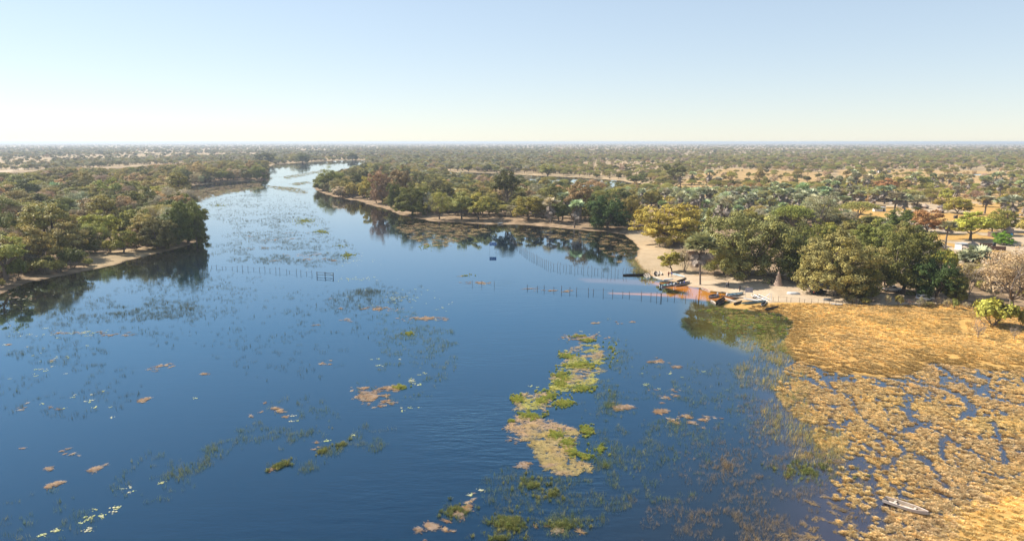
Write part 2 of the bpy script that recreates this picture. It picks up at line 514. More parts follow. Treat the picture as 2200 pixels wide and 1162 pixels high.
water = add_sheet('water', GX, GY, np.zeros_like(GX), (GZ < .03) & (np.hypot(GX, GY) < 9000), WATER, {'body': bd}, {'ripple': rip})
tag(water, 'calm blue river and flooded shallows reflecting the sky', kind='structure')

# ---------------------------------------------------------------- tree kinds
def unit(v): return v / (np.linalg.norm(v, axis=-1, keepdims=True) + 1e-9)

def limb(b, rs, p0, p1, r0, r1, k=5, n=5, bend=.12):
    p0, p1 = np.asarray(p0, float), np.asarray(p1, float)
    L = np.linalg.norm(p1 - p0)
    t = np.linspace(0, 1, n)[:, None]
    off = rs.normal(size=3) * bend * L
    P = p0 + (p1 - p0) * t + off * np.sin(t * pi) + rs.normal(size=(n, 3)) * .02 * L * np.sin(t * pi)
    b.tube(P, np.linspace(r0, r1, n), k, tone=.5)
    return P

def broad(seed, H=10., R=5., base=.25, nl=11, ncl=120, nlf=78, cr=1.0, ls=.215, flat=1.0, forks=4, droop=0., dens=1., open_=0., low=0):
    """a tapered trunk with limbs that carry lobes of small leaf faces"""
    rs = np.random.RandomState(seed)
    tb, cb = B(), B()
    zc = H * (base + 1) / 2
    hh = H * (1 - base) / 2 * flat
    if flat < 1: zc = H - hh
    lobes = []
    for i in range(nl):
        if i == 0: c = np.array([0, 0, zc + hh * .35]); lr = R * .55
        else:
            a = i * 2.4 + rs.uniform(-.4, .4)
            q = R * rs.uniform(.35, .68)
            c = np.array([cos(a) * q, sin(a) * q, zc + hh * rs.uniform(-.55, .45) * (1 if flat == 1 else .5)])
            lr = R * rs.uniform(.30, .46)
        lobes.append((c, lr))
    for i in range(low):
        a = (i + .5) * 2 * pi / low + rs.uniform(-.3, .3)
        q = R * rs.uniform(.62, .74)
        lobes.append((np.array([cos(a) * q, sin(a) * q, H * rs.uniform(.16, .27)]), R * rs.uniform(.26, .34)))
    nl = len(lobes)
    fork = np.array([rs.uniform(-.3, .3), rs.uniform(-.3, .3), H * max(.12, base * .8)])
    r0 = H * .032
    tb.tube([(0, 0, -.3), (0, 0, .1), fork * .5, fork], [r0 * 1.5, r0 * 1.15, r0 * .9, r0 * .8], 7)
    for i in range(forks):
        c, lr = lobes[1 + i % (nl - 1)] if i else lobes[0]
        P = limb(tb, rs, fork, c, r0 * .6, r0 * .2, 5)
        for j in range(3):
            e = c + unit(rs.normal(size=3)) * lr * .8 * np.array([1, 1, .6 * flat + .2])
            limb(tb, rs, P[2 + j % 2], e, r0 * .25, r0 * .06, 4, 4)
    cen, out, rr = [], [], []
    zs = min(1., hh / (R * .75)) if flat == 1 else flat * H * .5 / R
    while len(cen) < ncl:
        c, lr = lobes[rs.randint(nl)]
        d = unit(rs.normal(size=3)); 
        if d[2] < -.35 and rs.rand() < .75: continue
        rad = lr * rs.uniform(.75, 1.02)
        p = c + d * rad * np.array([1, 1, max(.55, zs) if flat == 1 else .35])
        if any(np.linalg.norm((p - c2) * np.array([1, 1, 1.3])) < l2 * .55 for c2, l2 in lobes): continue
        if open_ and rs.rand() < open_ and d[2] < .3: continue
        cen.append(p); out.append(d); rr.append(cr * rs.uniform(.65, 1.25))
    for p, d, q in zip(cen, out, rr):
        m = int(nlf * dens * rs.uniform(.7, 1.3))
        v = unit(rs.normal(size=(m, 3))) * (rs.rand(m, 1) ** .45)
        v[:, 2] = v[:, 2] * .62 - droop * rs.rand(m) * 1.2
        C = p + v * q
        Nn = unit(v + d * .5 + np.array([0, 0, .35])) + rs.normal(size=(m, 3)) * .45
        ct = rs.normal(0, .12)
        tn = np.clip(.5 + ct + rs.normal(0, .13, m), 0, 1)
        cb.leaves(C, Nn, ls * rs.uniform(.6, 1.25, m), rs, tn)
    return dict(parts=[('trunk', tb, BARK), ('crown', cb, LEAF)], H=H, W=2 * R * .86)

def umbrella(seed, H=8., R=6.):
    rs = np.random.RandomState(seed)
    tb, cb = B(), B()
    f = np.array([.2, 0, H * .22])
    tb.tube([(0, 0, -.3), (.1, 0, .5), f], [.38, .28, .24], 7)
    tips = []
    for i in range(11):
        a = i * 2 * pi / 11 + rs.uniform(-.2, .2); q = R * rs.uniform(.35, .85)
        e = np.array([cos(a) * q, sin(a) * q, H * (.93 - .25 * (q / R) ** 2)])
        P = limb(tb, rs, f, e, .13, .04, 4, 6, .08); tips.append(e)
        for j in range(3):
            e2 = e + np.array([rs.normal() * R * .2, rs.normal() * R * .2, rs.uniform(.1, .4)])
            limb(tb, rs, P[3], e2, .05, .02, 3, 3)
    n = 170
    for i in range(n):
        q = R * sqrt(rs.rand()); a = rs.uniform(0, 2 * pi)
        z = H * (.97 - .30 * (q / R) ** 2.2) + rs.normal() * .18
        m = 36
        v = rs.normal(size=(m, 3)) * np.array([.75, .75, .17])
        C = np.array([cos(a) * q, sin(a) * q, z]) + v
        Nn = np.array([0, 0, 1.]) + rs.normal(size=(m, 3)) * .5
        cb.leaves(C, Nn, .21 * rs.uniform(.6, 1.2, m), rs, np.clip(.5 + rs.normal(0, .08) + rs.normal(0, .1, m), 0, 1))
    return dict(parts=[('trunk', tb, BARK), ('crown', cb, LEAF)], H=H, W=2 * R)

def bush(seed, H=3., R=2.3, ncl=34, nlf=42, ls=.20, twiggy=False):
    rs = np.random.RandomState(seed)
    tb, cb = B(), B()
    for i in range(9):
        a = rs.uniform(0, 2 * pi); q = R * rs.uniform(.2, .8)
        limb(tb, rs, (rs.normal() * .15, rs.normal() * .15, -.1), (cos(a) * q, sin(a) * q, H * rs.uniform(.5, .95)), .06, .02, 4, 4)
        if twiggy:
            for j in range(5):
                a2 = a + rs.normal() * .5
                limb(tb, rs, (cos(a) * q * .6, sin(a) * q * .6, H * .45), (cos(a2) * q * 1.2, sin(a2) * q * 1.2, H * rs.uniform(.5, 1.05)), .03, .012, 3, 3)
    for i in range(ncl):
        d = unit(rs.normal(size=3)); d[2] = abs(d[2]) if rs.rand() < .85 else -d[2] * .4
        lump = 1 + .22 * sin(3 * atan2(d[1], d[0]) + seed)
        p = d * np.array([R * .8 * lump, R * .8 * lump, H * .42]) * rs.uniform(.7, 1.) + np.array([0, 0, H * .48])
        m = nlf
        v = unit(rs.normal(size=(m, 3))) * (rs.rand(m, 1) ** .5) * rs.uniform(.4, .75)
        cb.leaves(p + v, unit(v + d * .4) + rs.normal(size=(m, 3)) * .5, ls * rs.uniform(.6, 1.2, m), rs, np.clip(.5 + rs.normal(0, .12) + rs.normal(0, .13, m), 0, 1))
    return dict(parts=[('stem', tb, TWIG if twiggy else BARK), ('foliage', cb, LEAF)], H=H, W=2 * R)

def bare(seed, H=4., R=2.2, n=16):
    rs = np.random.RandomState(seed)
    tb, cb = B(), B()
    tb.tube([(0, 0, -.2), (.05, 0, H * .2), (0, 0.05, H * .38)], [.12, .09, .07], 6)
    for i in range(n):
        a = rs.uniform(0, 2 * pi); q = R * rs.uniform(.4, 1)
        P = limb(cb, rs, (0, 0, H * rs.uniform(.12, .38)), (cos(a) * q, sin(a) * q, H * rs.uniform(.55, 1)), .045, .015, 4, 5)
        for j in range(9):
            e = P[2 + j % 3] + unit(rs.normal(size=3) + np.array([0, 0, .5])) * R * .35
            limb(cb, rs, P[2 + j % 3], e, .018, .008, 3, 3)
    return dict(parts=[('trunk', tb, TWIG), ('twigs', cb, TWIG)], H=H, W=2 * R)

def fan(b, rs, p, d, L, n=9, wid=.16, spread=1.35, fold=.25, tone=.5, droop=.0):
    """one fan leaf: a stalk and stiff blades spread like a hand"""
    d = unit(np.asarray(d, float))
    s = np.cross(d, [0, 0, 1]); s = s / (np.linalg.norm(s) + 1e-9)
    u = np.cross(s, d)
    roll = rs.uniform(-.9, .9)
    s, u = s * cos(roll) + u * sin(roll), -s * sin(roll) + u * cos(roll)
    V, T = [], []
    tn = []
    for i in range(n):
        a = (i / (n - 1) - .5) * 2 * spread
        dd = d * cos(a) + s * sin(a) + u * fold * abs(sin(a)) - np.array([0, 0, droop])
        ww = (-d * sin(a) + s * cos(a)) * wid
        l = L * (1 - .22 * abs(a) / spread) * rs.uniform(.9, 1.1)
        k = len(V)
        V += [p, p + dd * l * .5 + ww * 1.35, p + dd * l, p + dd * l * .5 - ww * 1.35]
        T += [(k, k + 1, k + 2, k + 3)]
        tn.append(np.clip(tone + rs.normal() * .1 + (.12 if i % 2 else -.12), 0, 1))
    b.add(V, Q=T, tone=np.array(tn))

def palm(seed, H=11., R=2.4, nf=34, skirt=26, sk=.35, lean=.5, stems=1):
    rs = np.random.RandomState(seed)
    tb, gb, db = B(), B(), B()
    for st in range(stems):
        a = rs.uniform(0, 2 * pi)
        hh = H * (1 if st == 0 else rs.uniform(.5, .85)) - R * .75
        q = lean * (1 if st == 0 else 2.2)
        top = np.array([cos(a) * q, sin(a) * q, hh])
        mid = top * np.array([.35, .35, .5]) + rs.normal(size=3) * .08
        tb.tube([(0, 0, -.3), (0, 0, .25), mid, top], [.36, .22, .17, .17], 8)
        for i in range(nf):
            el = np.arcsin(rs.uniform(-.35, 1)); az = i * 2.4 + rs.uniform(-.3, .3)
            d = np.array([cos(az) * cos(el), sin(az) * cos(el), sin(el)])
            p = top + d * R * rs.uniform(.32, .5)
            gb.tube([top, p], [.03, .02], 3, tone=.7)
            fan(gb, rs, p, d, R * rs.uniform(.5, .62), tone=.5 + .15 * sin(el) + rs.normal() * .1, wid=R * .052)
        for i in range(skirt):
            az = rs.uniform(0, 2 * pi); el = rs.uniform(-1.45, -.55)
            d = np.array([cos(az) * cos(el), sin(az) * cos(el), sin(el)])
            t0 = top - np.array([0, 0, rs.rand() * H * sk * .6])
            p = t0 + d * R * rs.uniform(.3, .55)
            db.tube([t0, p], [.025, .02], 3)
            fan(db, rs, p, d + np.array([0, 0, -.3]), R * rs.uniform(.35, .55), n=6, wid=R * .035, spread=.7, droop=.25)
    parts = [('trunk', tb, PBARK), ('fronds', gb, FROND)]
    if skirt: parts.append(('dry_fronds', db, DRYF))
    return dict(parts=parts, H=H, W=2 * R * .80)

KIND = {
    'dome': [broad(11), broad(12, base=.18, nl=11), broad(13, H=10, R=5.2, base=.12, nl=8)],
    'big': [broad(21, H=14, R=8.6, base=.06, nl=18, ncl=330, nlf=120, cr=1.2, ls=.175, forks=7, droop=.3, low=6), broad(22, H=14, R=8, base=.02, nl=18, ncl=330, nlf=120, cr=1.15, ls=.175, forks=7, droop=.25, low=6)],
    'dense': [broad(31, H=12, R=6.5, base=.06, nl=13, ncl=220, nlf=110, cr=1.05, ls=.175, forks=5, low=5), broad(32, H=12, R=6, base=.1, nl=12, ncl=200, nlf=110, cr=1.05, ls=.175, forks=5, low=4)],
    'tall': [broad(41, H=13, R=4.6, base=.42, nl=9, ncl=85, nlf=42, cr=.95, ls=.21, dens=1.4, forks=5, open_=.5), broad(42, H=12, R=5.2, base=.38, nl=8, ncl=80, nlf=40, cr=.9, ls=.21, dens=1.4, forks=6, open_=.5)],
    'umbrella': [umbrella(51), umbrella(52, H=8, R=5.6)],
    'sparse': [broad(61, H=9, R=5, base=.2, nl=10, ncl=90, nlf=75, cr=1.1, ls=.12, forks=8, open_=.2), broad(62, H=8, R=4.6, base=.15, nl=9, ncl=90, nlf=75, cr=1.1, ls=.12, forks=8)],
    'bush': [bush(71), bush(72, H=2.6, R=2.0), bush(73, H=3.4, R=2.2)],
    'drybush': [bush(74, ncl=22, nlf=22, ls=.13, twiggy=True), bush(75, H=2.4, R=1.8, ncl=16, nlf=20, ls=.12, twiggy=True)],
    'bare': [bare(81), bare(82, H=3.4, R=2.4, n=13)],
    'palm': [palm(91), palm(92, H=10, R=2.6, lean=1.0), palm(93, H=11.5, skirt=12, sk=.15)],
    'skirtpalm': [palm(94, H=10, R=2.3, skirt=60, sk=.75), palm(95, H=9.5, R=2.5, skirt=50, sk=.6)],
    'lowpalm': [palm(96, H=4.2, R=2.5, nf=40, skirt=10, sk=.4), palm(97, H=5., R=2.4, nf=30, skirt=8, sk=.3, stems=2)],
    'heropalm': [palm(98, H=15, R=4.4, nf=80, skirt=42, sk=.34, lean=-.8)],
}
OBJN = {'dome': 'broadleaf_tree', 'big': 'broadleaf_tree', 'dense': 'evergreen_tree', 'tall': 'tall_tree', 'umbrella': 'umbrella_thorn_tree', 'sparse': 'thorn_tree',
        'bush': 'shrub', 'drybush': 'dry_shrub', 'bare': 'bare_shrub', 'palm': 'fan_palm', 'skirtpalm': 'fan_palm', 'lowpalm': 'bushy_palm', 'heropalm': 'fan_palm'}
WORD = {'dome': 'rounded tree', 'big': 'spreading tree', 'dense': 'dense tree', 'tall': 'tall tree', 'umbrella': 'flat-topped thorn tree', 'sparse': 'thin-leaved tree',
        'bush': 'leafy shrub', 'drybush': 'dry shrub', 'bare': 'bare shrub', 'palm': 'fan palm', 'skirtpalm': 'skirted fan palm', 'lowpalm': 'low bushy palm', 'heropalm': 'fan palm'}
CAT = {'dome': 'tree', 'big': 'tree', 'dense': 'tree', 'tall': 'tree', 'umbrella': 'tree', 'sparse': 'tree', 'bush': 'shrub', 'drybush': 'shrub', 'bare': 'shrub', 'palm': 'palm tree', 'skirtpalm': 'palm tree', 'lowpalm': 'palm tree', 'heropalm': 'palm tree'}
def join(pr, name):
    """trunk and crown as one mesh, for the far woodland"""
    b = B(); mats = []
    for i, (pn, pb, pm) in enumerate(pr['parts']):
        mats.append(pm)
        b.V += pb.V
        for A, S_, tn, st, mi in ((b.Q, pb.Q, b.tq, pb.tq, b.mq), (b.T, pb.T, b.tt, pb.tt, b.mt)):
            for F, t in zip(S_, st):
                A.append(F + b.n); tn.append(t); mi.append(np.full(len(F), i))
        b.n += pb.n
    return b.mesh(name, mats)
for k, L in KIND.items():
    for i, pr in enumerate(L):
        pr['me'] = [(pn, pb.mesh(OBJN[k] + '_' + pn, pm)) for pn, pb, pm in pr['parts']]

TINT = {'dark green': (0.115, 0.118, 0.038), 'mid green': (0.185, 0.180, 0.048), 'olive': (0.255, 0.230, 0.070), 'pale olive': (0.270, 0.280, 0.090), 'yellow-green': (0.310, 0.280, 0.055),
        'orange-brown': (0.360, 0.255, 0.135), 'rust-red': (0.400, 0.200, 0.090), 'pinkish brown': (0.360, 0.270, 0.190), 'golden-brown': (0.300, 0.255, 0.055), 'grey-green': (0.300, 0.290, 0.190),
        'bright green': (0.180, 0.280, 0.040), 'silvery green': (0.310, 0.320, 0.200), 'blue-green': (0.250, 0.300, 0.150), 'straw-brown': (0.330, 0.275, 0.165), 'grey': (0.420, 0.350, 0.294), 'deep green': (0.060, 0.082, 0.026)}
RS = np.random.RandomState(5)
TREES = []   # px centre, kind, colour, placed root, zone, heading
def plant(x, y, kind, colr, H, W, label=None, zone=None, var=None, jit=.2, group=None):
    L = KIND[kind]
    pr = L[RS.randint(len(L)) if var is None else var]
    root = bpy.data.objects.new(OBJN[kind], None)
    COL.objects.link(root)
    root.empty_display_size = .5
    z = hz(x, y)
    root.location = (x, y, max(z, 0) - .03)
    root.rotation_euler = (0, 0, RS.uniform(0, 2 * pi) if kind != 'heropalm' else 0)
    sx = W / pr['W']; sz = H / pr['H']
    root.scale = (sx, sx, sz)
    c = np.array(TINT[colr]) * 1.1 * (1 + RS.uniform(-jit, jit)) * (1 + RS.uniform(-jit, jit, 3) * .5)
    for pn, me in pr['me']:
        o = bpy.data.objects.new(pn, me)
        COL.objects.link(o)
        o.parent = root
        if pn in ('crown', 'foliage', 'fronds'):
            o['tint'] = [float(v) for v in c]
    tag(root, label, CAT[kind], group)
    TREES.append(dict(o=root, x=x, y=y, kind=kind, col=colr, zone=zone, W=W, H=H, labelled=label is not None))
    return root

def hero(px, top, base, wpx, kind, colr, label, H=None, var=None, hs=1.0):
    """a tree read off the photograph: crown centre, top, foot (or its height where the foot is hidden) and width"""
    if base is not None:
        x, y = G(px, base)
        m = depth(x, y) / FPX
        H = CAMH - (depth(x, y)) * 0  # replaced below
        a, b_ = (px - CX) / FPX, (CY - top) / FPX
        dz = (-sin(PITCH) + b_ * cos(PITCH)) / (cos(PITCH) + b_ * sin(PITCH))
        W = wpx * m
        H = CAMH + dz * (y - W * .15)
    else:
        H = H or 11.
        x, y = G(px, top, H)
        m = depth(x, y) / FPX
        W = wpx * m
    return plant(x, y, kind, colr, max(1.0, H), W, label, var=var)

HEROES = [
 # left bank, near to far
 (14, 508, 606, 110, 'tall', 'olive', 'leaning dark tree at the left edge of the picture above the orange bank'),
 (104, 438, 556, 95, 'tall', 'olive', 'tall brownish olive tree with bare forked limbs showing on the left bank'),
 (131, 512, 568, 40, 'dome', 'mid green', 'small green tree tucked under the fork of the tall bare-limbed tree'),
 (155, 535, 578, 58, 'bush', 'dark green', 'wide dark shrub at the water left of the sandy landing'),
 (95, 562, 592, 52, 'bush', 'olive', 'olive shrub on the shore in front of the bare-limbed tree'),
 (40, 556, 603, 48, 'bush', 'mid green', 'green shrub beside the trunk of the leaning tree at the left edge'),
 (20, 566, 600, 30, 'drybush', 'straw-brown', 'straw-coloured thin shrub at the foot of the leftmost leaning tree'),
 (213, 484, 537, 56, 'sparse', 'pale olive', 'pale olive round tree with fine twigs behind the sandy landing'),
 (266, 494, 547, 54, 'dome', 'yellow-green', 'small yellow tree with pale trunk at the tip of the sandy landing', ),
 (236, 520, 548, 34, 'bush', 'yellow-green', 'low yellow-green shrub just left of the small yellow tree'),
 (290, 506, 541, 40, 'bush', 'olive', 'olive shrub just right of the small yellow tree'),
 (338, 470, 538, 72, 'dense', 'dark green', 'dark tree over the water between the yellow tree and the wooded point'),
 (405, 422, 523, 70, 'dense', 'mid green', 'large sunlit green tree crowning the point of the left bank'),
 (423, 452, 524, 34, 'dense', 'dark green', 'dark tree hanging over the water at the very point of the left bank'),
 (368, 456, 528, 62, 'dense', 'dark green', 'dark tree just left of the sunlit tree on the point'),
 (300, 448, 520, 66, 'dome', 'olive', 'olive tree behind the shore right of the big brown dome'),
 (213, 421, 492, 78, 'dome', 'orange-brown', 'big rounded orange-brown tree in the middle of the left wood'),
 (364, 386, 430, 58, 'dome', 'orange-brown', 'reddish-brown round tree standing beside the reedy bay'),
 (336, 404, 436, 44, 'dome', 'yellow-green', 'yellow-green tree touching the reddish-brown tree by the bay'),
 (37, 413, None, 42, 'dome', 'rust-red', 'small rust-red tree near the left edge of the wood'),
 (8, 380, None, 62, 'dome', 'orange-brown', 'wide orange-brown tree cut by the left edge of the picture'),
 (160, 432, None, 34, 'lowpalm', 'silvery green', 'bushy palm with pale leaves beside the big orange-brown dome'),
 (78, 390, None, 38, 'lowpalm', 'blue-green', 'blue-green palm high in the left wood below the dark conical crown'),
 (110, 394, None, 30, 'lowpalm', 'blue-green', 'blue-green palm right of its twin high in the left wood'),
 (315, 410, None, 36, 'lowpalm', 'silvery green', 'silvery palm between the dark wood and the yellow-green tree by the bay'),
 (352, 352, None, 48, 'tall', 'orange-brown', 'tall orange-brown tree in the wood left of the thatched roof'),
 (430, 350, 391, 44, 'dense', 'orange-brown', 'orange-brown tall tree on the sandy bay edge right of the dark thatched roof'),
 (225, 372, None, 66, 'dense', 'dark green', 'broad dark tree on the skyline of the left wood'),
 (288, 374, None, 60, 'dense', 'dark green', 'dark tree right beside the broad one on the skyline of the left wood'),
 (552, 352, 386, 40, 'dense', 'mid green', 'rounded green tree at the far end of the left bank'),
 (503, 364, 387, 24, 'dense', 'dark green', 'small dark tree on the shore before the far end of the left bank'),
 (525, 362, 387, 26, 'dense', 'dark green', 'dark tree between the shore clump and the rounded green tree at the far end'),
 (566, 327, 352, 44, 'dense', 'dark green', 'wide dark tree across the bay mouth at the river bend'),
 (650, 326, 350, 30, 'dense', 'dark green', 'dark tree leaning over the water on the far bend'),
 (632, 331, 349, 24, 'sparse', 'olive', 'paler tree left of the dark one on the far bend'),
 (757, 326, 345, 22, 'dense', 'dark green', 'dark tree at the far end of the open water by the promontory'),
 # promontory and right bank
 (707, 360, 410, 62, 'dense', 'mid green', 'rounded green tree standing alone at the tip of the promontory'),
 (765, 369, 412, 36, 'dome', 'dark green', 'dark green tree behind the promontory tip tree'),
 (732, 401, 425, 48, 'bush', 'pinkish brown', 'pinkish-brown shrub on the shore right of the tip tree'),
 (757, 392, 427, 34, 'bush', 'olive', 'olive shrub between the pinkish shrub and the yellow-green tree'),
 (789, 376, 430, 34, 'dome', 'yellow-green', 'narrow yellow-green tree left of the tall orange-brown trees'),
 (822, 361, 440, 46, 'dense', 'orange-brown', 'tall orange-brown tree in the middle of the promontory'),
 (866, 358, 436, 44, 'dome', 'orange-brown', 'second tall orange-brown tree right of the first on the promontory'),
 (850, 389, 450, 32, 'dense', 'dark green', 'narrow dark tree between the orange-brown trees and the big green tree'),
 (885, 397, 464, 74, 'dense', 'mid green', 'big bright-topped green tree leaning over the bank of the promontory'),
 (919, 416, 464, 26, 'sparse', 'grey', 'greyish bare-looking tree beside the big bright-topped tree'),
 (944, 413, 473, 54, 'sparse', 'olive', 'olive tree with thin trunk at the shaded shore'),
 (992, 417, 474, 50, 'dome', 'olive', 'olive-green tree between the shaded shore and the long low tree row'),
 (1028, 420, 475, 54, 'dome', 'yellow-green', 'yellow-tinged rounded tree left of the tall dark tree'),
 (940, 374, None, 56, 'dome', 'dark green', 'dark dome standing before the left end of the backwater'),
 (990, 380, None, 52, 'dome', 'mid green', 'green dome standing before the middle of the backwater'),
 (1035, 378, None, 30, 'sparse', 'pinkish brown', 'pinkish thin tree behind the yellow-tinged tree'),
 (1090, 368, 458, 62, 'tall', 'dark green', 'tall dark tree with a long bare double trunk above the shore'),
 (1134, 420, 476, 72, 'dome', 'yellow-green', 'wide yellow-green tree right of the tall dark tree'),
 (1183, 428, 482, 32, 'skirtpalm', 'silvery green', 'grey skirted palm on the shore right of the wide yellow-green tree'),
 (1208, 416, 477, 34, 'skirtpalm', 'silvery green', 'skirted palm between the two shore palms and slightly behind them'),
 (1234, 431, 491, 32, 'skirtpalm', 'silvery green', 'skirted palm leaning at the waterline right of the other shore palms'),
 (1246, 394, 481, 58, 'tall', 'orange-brown', 'brown-topped tree rising behind the shore palms'),
 (1306, 412, 496, 82, 'dense', 'deep green', 'very dense deep green tree reaching the ground at the pond corner'),
 (1356, 413, 490, 58, 'dense', 'mid green', 'green tree just right of the very dense deep green tree'),
 (1436, 432, 526, 138, 'dense', 'golden-brown', 'big golden-green tree hanging over the sandy shore of the pond'),
 (1195, 392, None, 50, 'dome', 'dark green', 'dark crown behind the brown-topped tree and the shore palms'),
 (1140, 391, None, 56, 'dome', 'dark green', 'dark crown just right of the top of the tall dark tree'),
 (1285, 388, None, 40, 'sparse', 'orange-brown', 'brown feathery tree standing before the backwater on its right half'),
 (1368, 377, 407, 46, 'tall', 'dark green', 'dark many-stemmed tree at the right end of the backwater'),
 (1176, 352, 389, 34, 'tall', 'olive', 'slim olive tree rising beyond the backwater'),
 (1447, 350, 398, 46, 'tall', 'dark green', 'tall dark tree in the clearing with palms at its side'),
 (1462, 372, 404, 20, 'skirtpalm', 'silvery green', 'palm touching the right side of the tall dark clearing tree'),
 (1486, 371, 398, 18, 'skirtpalm', 'silvery green', 'slim palm right of the tall dark clearing tree'),
 (1525, 366, 401, 20, 'skirtpalm', 'silvery green', 'taller palm standing in the pale clearing'),
 (1540, 383, 408, 18, 'skirtpalm', 'silvery green', 'shorter palm next to the taller one in the pale clearing'),
 (1569, 368, 387, 22, 'bush', 'golden-brown', 'round olive-gold bush alone in the pale clearing'),
 (1608, 371, 383, 12, 'bush', 'mid green', 'small bright bush alone in the pale clearing'),
 (1629, 362, 410, 20, 'tall', 'orange-brown', 'thin brown tree with a bare pole trunk in the clearing'),
 (1582, 389, 402, 26, 'bush', 'orange-brown', 'brown shrub at the near edge of the pale clearing'),
 (1612, 396, 408, 26, 'bush', 'rust-red', 'rust shrub at the near edge of the pale clearing'),
 (1636, 390, 405, 16, 'bush', 'golden-brown', 'olive shrub beside the bare pole trunk'),
 # around the beach
 (1605, 455, 599, 178, 'big', 'pale olive', 'largest pale olive tree spreading over the sandy beach', None, 0),
 (1556, 505, 592, 78, 'dense', 'olive', 'olive tree filling the gap between the beach palm and the largest tree'),
 (1504, 506, 613, 68, 'heropalm', 'blue-green', 'tall fan palm with a drooping dead skirt on the beach at the water', None, 0),
 (1443, 540, 587, 44, 'dome', 'yellow-green', 'small yellow-green tree behind the reeds at the beach'),
 (1417, 512, 533, 20, 'bush', 'olive', 'round shrub on the sandy pond side under the golden-green tree'),
 (1437, 516, 537, 16, 'bush', 'olive', 'smaller round shrub right of its neighbour on the sandy pond side'),
 (1470, 535, 588, 44, 'drybush', 'straw-brown', 'dry shrubs mass left of the beach palm trunk'),
 (1502, 462, 520, 36, 'lowpalm', 'silvery green', 'silvery low palm right of the golden-green tree'),
 (1372, 443, 480, 28, 'lowpalm', 'silvery green', 'silvery palm peeping between the deep green and golden-green trees'),
 (1552, 437, None, 40, 'lowpalm', 'silvery green', 'bushy palm above the top of the largest olive tree'),
 (1528, 408, None, 32, 'palm', 'silvery green', 'tall palm with dark trunk above the silvery low palm', 12.5),
 (1627, 410, None, 82, 'dense', 'olive', 'rounded olive tree behind the largest beach tree'),
 (1700, 448, 504, 84, 'umbrella', 'mid green', 'flat-topped green tree with a sloping pale trunk behind the beach trees'),
 (1757, 424, 500, 80, 'sparse', 'grey-green', 'grey thin tree on the long slanting limb beside the flat-topped tree'),
 (1670, 540, 604, 36, 'bare', 'grey', 'leafless grey tree growing beside the termite mound'),
 (1722, 497, 612, 84, 'dense', 'dark green', 'dark leafy tree right of the termite mound'),
 (1755, 478, 560, 76, 'dense', 'mid green', 'green tree between the dark leafy tree and the village'),
 (1795, 500, 640, 150, 'big', 'pale olive', 'big grey-olive tree over the parked cars', None, 1),
 (1840, 562, 646, 78, 'dense', 'mid green', 'bright green lower tree on the right flank of the big grey-olive tree'),
 (1880, 478, 580, 90, 'dense', 'mid green', 'dense green tree behind the big grey-olive tree'),
 (1938, 490, 636, 124, 'dense', 'dark green', 'massive dark round tree over the white pickup truck'),
 (1900, 560, 632, 52, 'dome', 'mid green', 'green tree whose trunk stands at the tail of the white pickup truck'),
 (2012, 549, 650, 88, 'dense', 'deep green', 'darkest creeper-covered tree right of the pickup truck'),
 (2052, 592, 655, 44, 'dense', 'mid green', 'green creeper mass at the right foot of the darkest tree'),
 (2028, 540, 590, 58, 'bush', 'yellow-green', 'yellow-green shrub above the darkest tree beside the village road'),
 (2092, 535, 590, 60, 'lowpalm', 'silvery green', 'pale bushy palm in front of the big thatched hut'),
 (2092, 572, 610, 60, 'bush', 'yellow-green', 'yellow-green shrub below the pale bushy palm'),
 (2075, 580, 640, 60, 'drybush', 'straw-brown', 'straw-brown shrub left of the largest straw-brown tree'),
 (2172, 545, 668, 140, 'sparse', 'straw-brown', 'largest straw-brown thin tree at the right edge of the picture'),
 (2134, 650, 707, 84, 'bush', 'yellow-green', 'big yellow-green bush alone on the golden meadow'),
 (2100, 694, 733, 40, 'bare', 'grey', 'leafless shrub on the golden meadow below the big bush'),
 (2178, 708, 736, 26, 'bare', 'grey', 'smaller leafless shrub near the right edge of the meadow'),
 (2196, 672, 712, 24, 'bush', 'olive', 'olive shrub cut by the right edge of the meadow'),
 # village trees
 (1843, 438, 477, 78, 'umbrella', 'olive', 'wide flat-topped thorn tree at the left end of the village'),
 (1918, 416, 487, 42, 'palm', 'silvery green', 'tall palm rising beside the white flat-roofed house'),
 (1942, 420, 482, 36, 'palm', 'silvery green', 'second tall palm right behind the white flat-roofed house'),
 (1963, 422, 478, 38, 'palm', 'silvery green', 'third tall palm over the brown village trees'),
 (1962, 450, 490, 44, 'dome', 'golden-brown', 'brownish tree left of the rust tree in the village'),
 (1993, 450, 503, 62, 'dome', 'rust-red', 'rounded rust-orange tree in the middle of the village'),
 (2030, 479, 541, 36, 'palm', 'silvery green', 'tall palm with pale dead skirt beside the village road'),
 (2084, 462, 520, 82, 'dome', 'golden-brown', 'big golden-brown tree behind the largest thatched hut'),
 (2132, 465, 508, 46, 'dome', 'golden-brown', 'golden tree on the right side of the big golden-brown tree'),
 (2158, 448, 500, 50, 'dense', 'olive', 'dark olive tree behind the blue barrel and small hut'),
 (2057, 424, 462, 56, 'dome', 'golden-brown', 'round olive-gold tree standing alone on the pale village ground'),
 (2156, 501, 530, 38, 'dense', 'bright green', 'small bright green tree beside the blue barrel'),
 (1999, 419, 440, 20, 'umbrella', 'olive', 'small thorn tree near the dark shed'),
 (2033, 408, 437, 30, 'dome', 'golden-brown', 'brown-olive tree right of the dark shed'),
 (1891, 373, 400, 30, 'bush', 'olive', 'dark round bush in the far right clearing'),
 (1905, 387, 420, 42, 'dome', 'rust-red', 'reddish spreading tree behind the village palms'),
 (1865, 386, 416, 40, 'dome', 'orange-brown', 'orange-brown spreading tree left of the reddish one'),
 (1929, 380, 402, 32, 'dome', 'golden-brown', 'brown-olive tree right behind the reddish spreading tree'),
